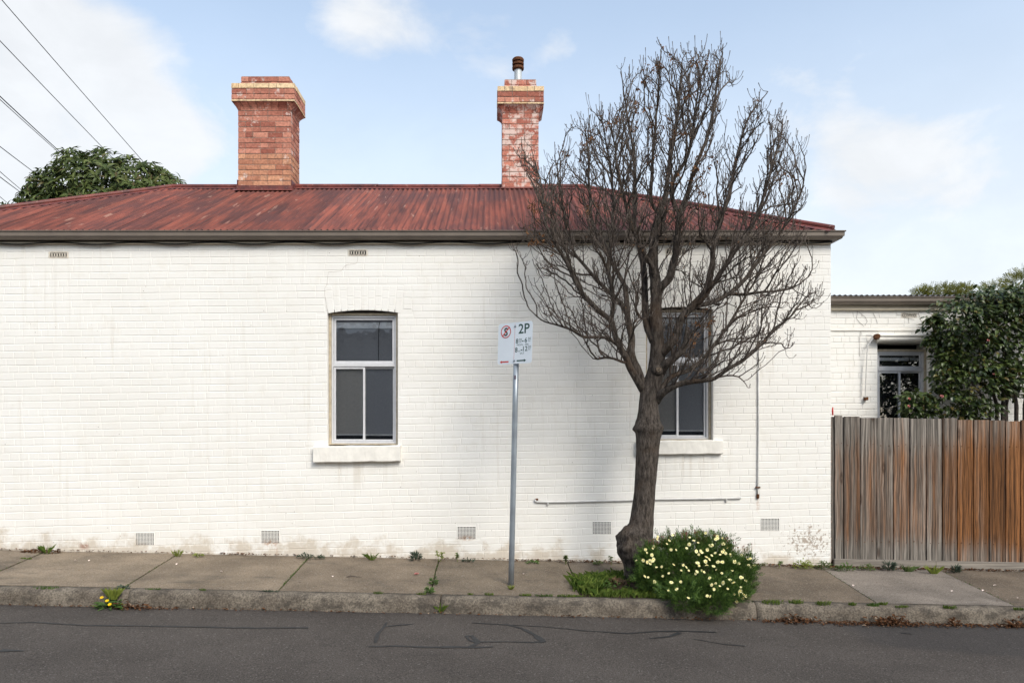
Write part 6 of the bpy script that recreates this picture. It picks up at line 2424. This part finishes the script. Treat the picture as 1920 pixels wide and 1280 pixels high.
WEEDS = [
    # px, py(ground), path?, kind, half-width px, height px, material, name, category, label
    (88, 1033, 1, 'tuft', 10, 18, M_GRASS, 'grass_tuft', 'grass tuft', 'green grass tuft rising out of a brown withered clump at the wall'),
    (332, 1038, 1, 'tuft', 18, 14, M_WEED_LIME, 'grass_tuft', 'grass tuft', 'wide pale grass tuft at the wall where a slab joint begins'),
    (372, 1037, 1, 'herb', 9, 5, M_WEED_LIME, 'weed', 'weed', 'tiny yellow green weed right of the wide pale grass tuft'),
    (572, 1046, 1, 'herb', 17, 11, M_WEED_GREY, 'weed', 'weed', 'low grey green weed at the wall below the first window sill'),
    (601, 1044, 1, 'herb', 6, 9, M_WEED_GREY, 'weed', 'weed', 'small upright grey weed just right of the low grey green one'),
    (696, 1046, 1, 'tuft', 9, 15, M_GRASS, 'grass_tuft', 'grass tuft', 'single bright grass tuft at the wall between the window and dark thistle'),
    (780, 1048, 1, 'spike', 15, 20, M_WEED_GREY, 'thistle', 'weed', 'dark spiky thistle rosette at the foot of the wall'),
    (822, 1049, 1, 'stalk', 10, 20, M_WEED_LIME, 'weed', 'weed', 'two stemmed lime weed at the top of a slab joint by the wall'),
    (860, 1048, 1, 'stalk', 6, 20, M_GRASS, 'weed', 'weed', 'single stemmed bright weed under the rust stained vent'),
    (878, 1050, 1, 'herb', 11, 6, M_WEED_GREY, 'weed', 'weed', 'flat dark weed right of the single stemmed bright weed'),
    (998, 1052, 1, 'herb', 13, 5, M_GRASS_DARK, 'weed', 'weed', 'low green weed at the wall just right of the sign pole'),
    (1060, 1056, 1, 'stalk', 11, 18, M_WEED, 'weed', 'weed', 'straggly weed in the slab joint left of the tree'),
    (1121, 1056, 1, 'herb', 9, 10, M_WEED, 'weed', 'weed', 'short dull weed at the wall left of the tree trunk'),
    (1145, 1056, 1, 'stalk', 8, 18, M_GRASS, 'weed', 'weed', 'bright tall weed at the wall nearest the tree trunk'),
    (1458, 1062, 1, 'stalk', 8, 17, M_GRASS, 'weed', 'weed', 'umbrella shaped green weed at the wall right of the daisy bush'),
    (1506, 1066, 1, 'herb', 19, 20, M_WEED_LIME, 'weed', 'weed', 'bushy yellow green weed under the flaking wall corner'),
    (1545, 1064, 1, 'herb', 15, 18, M_WEED, 'weed', 'weed', 'leafy weed against the house corner beside the fence'),
    (1585, 1070, 1, 'herb', 19, 17, M_GRASS_DARK, 'weed', 'weed', 'green weed clump at the left end of the fence plinth'),
    (1625, 1069, 1, 'herb', 16, 13, M_WEED, 'weed', 'weed', 'low weed between the two clumps on the fence plinth'),
    (1667, 1070, 1, 'spike', 17, 22, M_WEED_GREY, 'weed', 'weed', 'tall grey green weed in front of the fence plinth'),
    (1702, 1072, 1, 'tuft', 11, 16, M_WEED, 'grass_tuft', 'grass tuft', 'thin grass tuft right of the tall grey green fence weed'),
    (1751, 1076, 1, 'tuft', 10, 20, M_WEED_LIME, 'grass_tuft', 'grass tuft', 'pale grass tuft at the fence where the smooth slab ends'),
    (1793, 1074, 1, 'spike', 12, 18, M_WEED_GREY, 'weed', 'weed', 'blue grey weed by the fence furthest right in the picture'),
    (86, 1102, 1, 'flat', 24, 5, M_GRASS_DARK, 'grass_strip', 'grass', 'dark grass strip on the kerb line left of the dandelion'),
    (232, 1103, 1, 'herb', 10, 7, M_WEED_GREY, 'weed', 'weed', 'dark low weed on the kerb touching the dandelion grass'),
    (287, 1105, 1, 'flat', 14, 5, M_GRASS_DARK, 'grass_strip', 'grass', 'small dark grass strip on the kerb right of the dandelion'),
    (380, 1107, 1, 'flat', 6, 6, M_WEED, 'grass_strip', 'grass', 'faint green wisp on the kerb between two slab joints'),
    (508, 1109, 1, 'flat', 16, 6, M_WEED_GREY, 'grass_strip', 'grass', 'dull green patch at the bottom of a slab joint on the kerb'),
    (708, 1113, 1, 'flat', 8, 7, M_WEED, 'grass_strip', 'grass', 'lone green tuft on the kerb left of the leafy joint weed'),
    (813, 1096, 1, 'herb', 7, 15, M_GRASS_DARK, 'weed', 'weed', 'upper leafy weed growing in the slab joint left of the pole'),
    (806, 1112, 1, 'herb', 8, 14, M_GRASS_DARK, 'weed', 'weed', 'lower leafy weed at the kerb end of that slab joint'),
    (791, 1115, 1, 'flat', 8, 7, M_GRASS, 'grass_strip', 'grass', 'short green tuft beside the lower leafy joint weed'),
    (882, 1115, 1, 'flat', 5, 6, M_GRASS, 'grass_strip', 'grass', 'thin green tuft on the kerb line left of the sign pole'),
    (917, 1115, 1, 'flat', 9, 7, M_GRASS, 'grass_strip', 'grass', 'green tuft on the kerb line close to the sign pole'),
    (958, 1104, 1, 'tuft', 6, 10, M_WEED_LIME, 'grass_tuft', 'grass tuft', 'yellowish tuft at the very foot of the sign pole'),
    (985, 1116, 1, 'flat', 11, 6, M_GRASS, 'grass_strip', 'grass', 'first green strip on the kerb right of the sign pole'),
    (1020, 1117, 1, 'flat', 17, 6, M_GRASS_DARK, 'grass_strip', 'grass', 'middle green strip on the kerb between pole and tree grass'),
    (1062, 1118, 1, 'flat', 18, 7, M_GRASS, 'grass_strip', 'grass', 'last green strip on the kerb before the tree grass'),
    (1449, 1131, 1, 'flat', 20, 10, M_GRASS, 'grass_tuft', 'grass tuft', 'bright grass tuft on the kerb nearest the daisy bush'),
    (1493, 1131, 1, 'flat', 14, 11, M_GRASS, 'grass_tuft', 'grass tuft', 'bright grass tuft on the kerb second from the daisy bush'),
    (1543, 1133, 1, 'flat', 14, 10, M_GRASS, 'grass_tuft', 'grass tuft', 'bright grass tuft on the kerb third from the daisy bush'),
    (1598, 1134, 1, 'flat', 7, 8, M_GRASS, 'grass_tuft', 'grass tuft', 'small grass tuft on the kerb between third tuft and slab joint'),
    (1637, 1135, 1, 'flat', 12, 7, M_GRASS_DARK, 'grass_tuft', 'grass tuft', 'darker small tuft on the kerb left of the smooth slab joint'),
    (1656, 1134, 1, 'flat', 6, 9, M_GRASS, 'grass_tuft', 'grass tuft', 'small tuft exactly where the smooth slab joint meets the kerb'),
    (1690, 1137, 1, 'flat', 13, 5, M_GRASS, 'grass_tuft', 'grass tuft', 'thin grass line on the kerb in front of the smooth slab'),
    (1781, 1139, 1, 'flat', 13, 7, M_GRASS, 'grass_tuft', 'grass tuft', 'green tuft on the kerb above the broken hollow'),
    (1912, 1142, 1, 'flat', 12, 6, M_GRASS, 'grass_tuft', 'grass tuft', 'green tuft on the kerb at the right picture edge'),
    (826, 1149, 0, 'tuft', 5, 22, M_GRASS, 'grass_tuft', 'grass tuft', 'slender grass growing in the kerb joint below the footpath'),
    (48, 1047, 1, 'flat', 12, 4, M_GRASS, 'grass_strip', 'grass', 'mossy green strip in the far left slab joint'),
]
for (px, py, path, kind, hw, hp, mat, name, cat, lab) in WEEDS:
    g = ground_at(px, py, bool(path))
    s = g.y / FPX
    r, h = hw * s, hp * s
    sq = 0.35 if (g.y > 8.0 or kind == 'flat') else 0.8
    if g.y > 8.22:
        g.y = 8.22
        g.x = (px - VX) / FPX * g.y
    if kind == 'tuft':
        mb = tuft_mesh(g, r * 0.45, 26, h * 1.15, 0.008, 0.9, sq)
    elif kind == 'flat':
        mb = tuft_mesh(g, r, int(40 + hw * 3), h * 1.1, 0.006, 0.35, 0.3)
    elif kind == 'herb':
        mb = leafy_mesh(g, r * 0.9, int(26 + hw * hp * 0.28), h * 0.9, 0.034, 0.015, 0.45)
    elif kind == 'spike':
        mb = MB()
        for i in range(int(46 + hw * 2)):
            a = rr.uniform(0, 2 * PI)
            leaf_shape(mb, g + Vector((math.cos(a) * r * 0.35, math.sin(a) * r * 0.15, h * rr.uniform(0, .55))), (math.cos(a) * 0.9, math.sin(a) * 0.5 - 0.2, rr.uniform(0.2, 1.4)), (0, -0.3, 1), h * rr.uniform(.35, .6), 0.014, 0.3, 0.1)
    else:
        mb = MB()
        for st in range(2 if hw > 8 else 1):
            b = g + Vector((rr.uniform(-.4, .4) * r, 0, 0))
            e = b + Vector((rr.uniform(-.5, .5) * r, -0.01, h * rr.uniform(.75, .95)))
            mb.tube([b, b.lerp(e, .5) + Vector((rr.uniform(-.01, .01), 0, 0)), e], 0.0035, 5)
            for i in range(22):
                a = rr.uniform(0, 2 * PI)
                q = b.lerp(e, rr.uniform(0.45, 1.05))
                leaf_shape(mb, q, (math.cos(a), math.sin(a) * 0.7, rr.uniform(-.1, .9)), (0, -0.3, 1), 0.036 * rr.uniform(.6, 1.2), 0.017, 0.2, 0.2)
    ob = put(name, mb.mesh(name, mat))
    me = ob.data
    me.transform(Matrix.Translation(-g))
    ob.location = g
    tag(ob, lab, cat, 'weeds and tufts along the wall and kerb')

# withered clump by the wall at the left
g = ground_at(80, 1034)
mb = MB()
for i in range(170):
    a = rr.uniform(0, 2 * PI)
    q = math.sqrt(rr.random())
    p = g + Vector((math.cos(a) * q * 0.24, math.sin(a) * q * 0.06 - 0.03, 0.035 * (1 - q)))
    leaf_shape(mb, p, (rr.uniform(-1, 1), rr.uniform(-1, 1), rr.uniform(-.1, .7)), (0, 0, 1), rr.uniform(.03, .06), .012, .3, .3)
o = put('withered_weed', mb.mesh('withered_weed', M_LITTER))
tag(o, 'brown withered weed mound at the wall foot on the left', 'dead weed')

# dandelion in the kerb
g = ground_at(208, 1139, False)
g.y = 6.60
dd = thing('dandelion', 'yellow flowering dandelion with grass growing out of the kerb joint', 'weed', g)
mb = leafy_mesh(g, 0.10, 46, 0.07, 0.085, 0.026, 0.4)
put('leaves', mb.mesh('leaves', M_GRASS_DARK), dd)
g2 = P(212, 1122, 6.64)
mb = tuft_mesh(g2, 0.045, 110, 0.14, 0.006, 0.6, 0.4)
put('grass', mb.mesh('grass', M_WEED_LIME), dd)
for (px, py) in ((191, 1120), (201, 1126), (206, 1133)):
    c = P(px, py, 6.52)
    mb = MB()
    mb.tube([g + Vector((0, 0, 0.01)), g.lerp(c, 0.6) + Vector((0, 0, 0.01)), c], 0.0028, 5)
    put('stalk', mb.mesh('stalk', M_WEED), dd)
    mb = MB()
    for k in range(16):
        a = 2 * PI * k / 16
        L = 0.017
        mb.add([c, c + Vector((math.cos(a + .15) * L, math.sin(a + .15) * L * 0.6 - 0.004, math.sin(a + .15) * L * 0.5 + 0.006)), c + Vector((math.cos(a) * L * 1.15, math.sin(a) * L * 0.7 - 0.004, math.sin(a) * L * 0.6 + 0.004)), c + Vector((math.cos(a - .15) * L, math.sin(a - .15) * L * 0.6 - 0.004, math.sin(a - .15) * L * 0.5 + 0.006))], [(0, 1, 2, 3)])
    put('flower_head', mb.mesh('flower_head', M_YELLOW), dd)

# grass in the tree pit
mb = MB()
for (cx, cy, hw, hd, n, h, w) in ((1100, 1104, 24, 0.16, 330, 0.15, 0.010), (1122, 1090, 22, 0.16, 240, 0.14, 0.010), (1085, 1092, 12, 0.1, 120, 0.13, 0.009), (1160, 1082, 30, 0.18, 260, 0.10, 0.008), (1190, 1088, 30, 0.2, 260, 0.11, 0.008), (1140, 1112, 40, 0.14, 420, 0.065, 0.007), (1195, 1112, 40, 0.14, 420, 0.07, 0.007), (1235, 1118, 30, 0.1, 200, 0.06, 0.007), (1080, 1118, 16, 0.05, 90, 0.04, 0.006)):
    c = ground_at(cx, cy)
    for i in range(n):
        p = Vector((c.x + rr.gauss(0, .5) * hw / FPX * c.y, c.y + rr.gauss(0, .5) * hd, 0))
        p.y = max(6.83, p.y)
        p.z = ground_z(p.x, p.y) - 0.015
        lean = Vector((rr.uniform(-.7, .7), rr.uniform(-.8, .5), 0))
        blade(mb, p, lean, h * rr.uniform(.5, 1.15), w * rr.uniform(.7, 1.2), rr.uniform(.2, 1))
o = put('grass', mb.mesh('grass', M_GRASS))
o['kind'] = 'stuff'
mb = MB()
c = ground_at(1158, 1095)
for i in range(70):
    p = Vector((c.x + rr.gauss(0, .05), c.y + rr.gauss(0, .04), 0))
    p.z = ground_z(p.x, p.y) - .01
    blade(mb, p, Vector((rr.uniform(-.9, .5), rr.uniform(-.8, .3), 0)), rr.uniform(.06, .13), .006, .8)
o = put('dry_grass', mb.mesh('dry_grass', M_DRY))
tag(o, 'patch of dry straw coloured grass left of the tree foot', 'grass')
mb = MB()
c = ground_at(1128, 1100)
for i in range(150):
    p = Vector((c.x + rr.gauss(0, .09), c.y + rr.gauss(0, .07), 0))
    p.z = ground_z(p.x, p.y) + rr.uniform(0, .06)
    a = rr.uniform(0, 6.3)
    leaf_shape(mb, p, (math.cos(a), math.sin(a), rr.uniform(0, .7)), (0, -.2, 1), .035, .02, .15, .2)
o = put('clover_patch', mb.mesh('clover_patch', M_GRASS_DARK))
o['kind'] = 'stuff'

# leaf litter along the wall, fence and gutter of the road
mb = MB()


def scatter(pts_fn, n, smin, smax, flat_=0.5):
    for i in range(n):
        p = pts_fn()
        a = rr.uniform(0, 2 * PI)
        L = rr.uniform(smin, smax)
        leaf_shape(mb, p, (math.cos(a), math.sin(a), rr.uniform(-.1, flat_)), (rr.uniform(-.5, .5), rr.uniform(-.5, .5), 1), L, L * rr.uniform(.3, .55), .3, rr.uniform(-.2, .5))


def along_wall(pa, pb, depth):
    def f():
        px = rr.uniform(pa, pb)
        y = 8.385 - abs(rr.gauss(0, depth))
        x = (px - VX) / FPX * y
        return Vector((x, y, ground_z(x, y) + rr.uniform(.004, .014)))
    return f


def along_gutter(pa, pb, depth):
    def f():
        px = rr.uniform(pa, pb)
        y = 6.635 - abs(rr.gauss(0, depth))
        x = (px - VX) / FPX * y
        return Vector((x, y, ground_z(x, y) + rr.uniform(.006, .016)))
    return f


for pa, pb, n, dd_ in ((-20, 420, 120, .02), (420, 470, 50, .035), (470, 960, 160, .018), (960, 1090, 130, .03), (1090, 1180, 120, .04), (1400, 1480, 110, .03), (1480, 1600, 380, .06), (1600, 1830, 560, .06), (1830, 1940, 200, .05)):
    scatter(along_wall(pa, pb, dd_), n, .012, .045)
for pa, pb, n, dd_ in ((-20, 240, 60, .02), (200, 330, 120, .03), (330, 700, 80, .015), (700, 1240, 90, .02), (1240, 1430, 60, .03), (1430, 1560, 230, .05), (1560, 1720, 420, .075), (1720, 1960, 420, .055)):
    scatter(along_gutter(pa, pb, dd_), n, .012, .04)
def pile(pa, pb):
    def f():
        px = rr.gauss((pa + pb) / 2, (pb - pa) / 4)
        y = 6.63 - abs(rr.gauss(0, .05))
        x = (px - VX) / FPX * y
        return Vector((x, y, ground_z(x, y) + abs(rr.gauss(0, .028)) + .006))
    return f


for pa, pb, n in ((1635, 1705, 260), (1780, 1800, 60), (1455, 1530, 120), (1880, 1930, 90), (205, 290, 60)):
    scatter(pile(pa, pb), n, .02, .055, .8)
for i in range(90):                                   # a few strays on the path and road
    px, py = rr.uniform(-10, 1930), rr.uniform(1058, 1128)
    g = ground_at(px, py)
    if 6.85 < g.y < 8.38 and not (0.95 < g.x < 2.4 and g.y < 7.8):
        g.z = ground_z(g.x, g.y) + .006
        scatter(lambda: g, 1, .008, .02, .1)
o = put('leaf_litter', mb.mesh('leaf_litter', M_LITTER))
o['kind'] = 'stuff'
# moss and green line in the path joints
mb = MB()
for (jx, n) in ((-5.33, 50), (-3.75, 60), (-2.17, 220), (-0.62, 70), (0.92, 60), (3.95, 40), (5.36, 70)):
    for i in range(n):
        t = rr.random()
        yy = 6.84 + 1.52 * t
        g = Vector((joint_x(jx, yy), yy, 0))
        g.z = ground_z(g.x, g.y) - .004
        blade(mb, g + Vector((rr.gauss(0, .006), 0, 0)), Vector((rr.uniform(-.6, .6), rr.uniform(-.6, .3), 0)), rr.uniform(.008, .022), .005, .5)
o = put('joint_moss', mb.mesh('joint_moss', M_GRASS_DARK))
o['kind'] = 'stuff'

# fallen petals and a stick on the path
for (px, py) in ((166, 1053), (145, 1052), (330, 1060), (418, 1073), (563, 1091), (624, 1083), (687, 1098), (985, 1078), (1600, 1100), (1783, 1110), (1842, 1109), (1862, 1099), (1912, 1124)):
    g = ground_at(px, py)
    g.z = ground_z(g.x, g.y) + .010
    mb = MB()
    a = rr.uniform(0, 6)
    leaf_shape(mb, (0, 0, 0), (math.cos(a), math.sin(a), .15), (0, 0, 1), rr.uniform(.024, .036), .022, .35, -.2)
    o = put('fallen_petal', mb.mesh('fallen_petal', M_PINKWHITE), None, g)
    tag(o, 'small pale fallen petal lying on the grey footpath', 'petal', 'pale petals on the footpath')
g = ground_at(776, 1079)
g.z = ground_z(g.x, g.y) + .012
mb = MB()
for k in range(3):
    leaf_shape(mb, (0.012 * k, 0, 0), (1, rr.uniform(-.6, .6), .3), (0, 0, 1), .04, .03, .4, -.2)
o = put('pink_blossom', mb.mesh('pink_blossom', M_PINK), None, g)
tag(o, 'crumpled pink blossom lying alone on the footpath left of the pole', 'blossom')
g = ground_at(660, 1083)
g.z = ground_z(g.x, g.y) + .010
mb = MB()
mb.tube([(-.06, 0, .004), (-.01, .01, .012), (.05, -.01, .006), (.11, -.015, .004)], [.005, .007, .005, .002], 6)
mb.tube([(-.03, 0, .008), (-.02, .03, .02)], [.004, .002], 5)
o = put('twig', mb.mesh('twig', M_TWIG), None, g)
tag(o, 'short dark twig lying on the footpath below the first window', 'twig')

# ------------------------------------------------------------------ overhead wires at the left
WIRES = [((3, 0), (270, 305), 'uppermost overhead wire crossing the sky at the left', 0.010), ((0, 77), (217, 302), 'second overhead wire from the top ending behind the broadleaf tree', 0.010),
         ((0, 181), (128, 299), 'thicker upper wire of the close pair above the broadleaf tree', 0.013), ((0, 187), (127, 301), 'thinner lower wire of the close pair above the broadleaf tree', 0.009),
         ((0, 275), (98, 348), 'single overhead wire meeting the left side of the broadleaf tree', 0.010), ((0, 322), (61, 373), 'upper wire of the low pair at the left roof edge', 0.008),
         ((0, 332), (61, 376), 'lower wire of the low pair at the left roof edge', 0.010), ((0, 369), (22, 386), 'faint lowest wire at the left roof edge', 0.007)]
for (a, b, lab, r) in WIRES:
    Ya, Yb = 15.0, 23.0
    A, B = P(a[0], a[1], Ya), P(b[0], b[1], Yb)
    d = B - A
    pts = []
    for k in range(-30, 61):
        t = k / 20.0
        q = A + d * t
        s = 0.16 * (t * (t - 1.0)) * (1 if -1.5 < t < 2.5 else 0)
        pts.append(q + Vector((0, 0, s * 0.25)))
    o = put('overhead_wire', MB().tube(pts, r, 5).mesh('overhead_wire', M_CABLE))
    tag(o, lab, 'wire', 'overhead wires at the left')

# ------------------------------------------------------------------ house over the road, which the window panes mirror
OY = -5.6
opp = thing('facing_house', 'grey weatherboard house across the street mirrored in the window panes', 'house', (0, OY, 0))
mb = MB()
mb.box(-14, 12, OY - 8.0, OY - 0.6, -0.6, 4.7)
put('wall', mb.mesh('wall', plain('grey_boards', (0.16, 0.165, 0.17), 0.8, 0.2)), opp)
mb = MB()
mb.box(-14.3, 12.3, OY - 0.01, OY + 0.05, 4.86, 5.07)
put('fascia', mb.mesh('fascia', M_SIGN_WHITE), opp)
mb = MB()
mb.add([(-14.3, OY + 0.05, 5.072), (12.3, OY + 0.05, 5.072), (10, OY - 4.3, 7.0), (-12, OY - 4.3, 7.0), (12.3, OY - 8.6, 5.072), (-14.3, OY - 8.6, 5.072)], [(0, 1, 2, 3), (3, 2, 4, 5), (1, 4, 2), (0, 3, 5)])
mb.box(-14.0, 12.0, OY - 0.62, OY - 0.012, 4.80, 4.855)
put('roof', mb.mesh('roof', plain('dark_slate', (0.05, 0.05, 0.055), 0.7, 0.3)), opp)
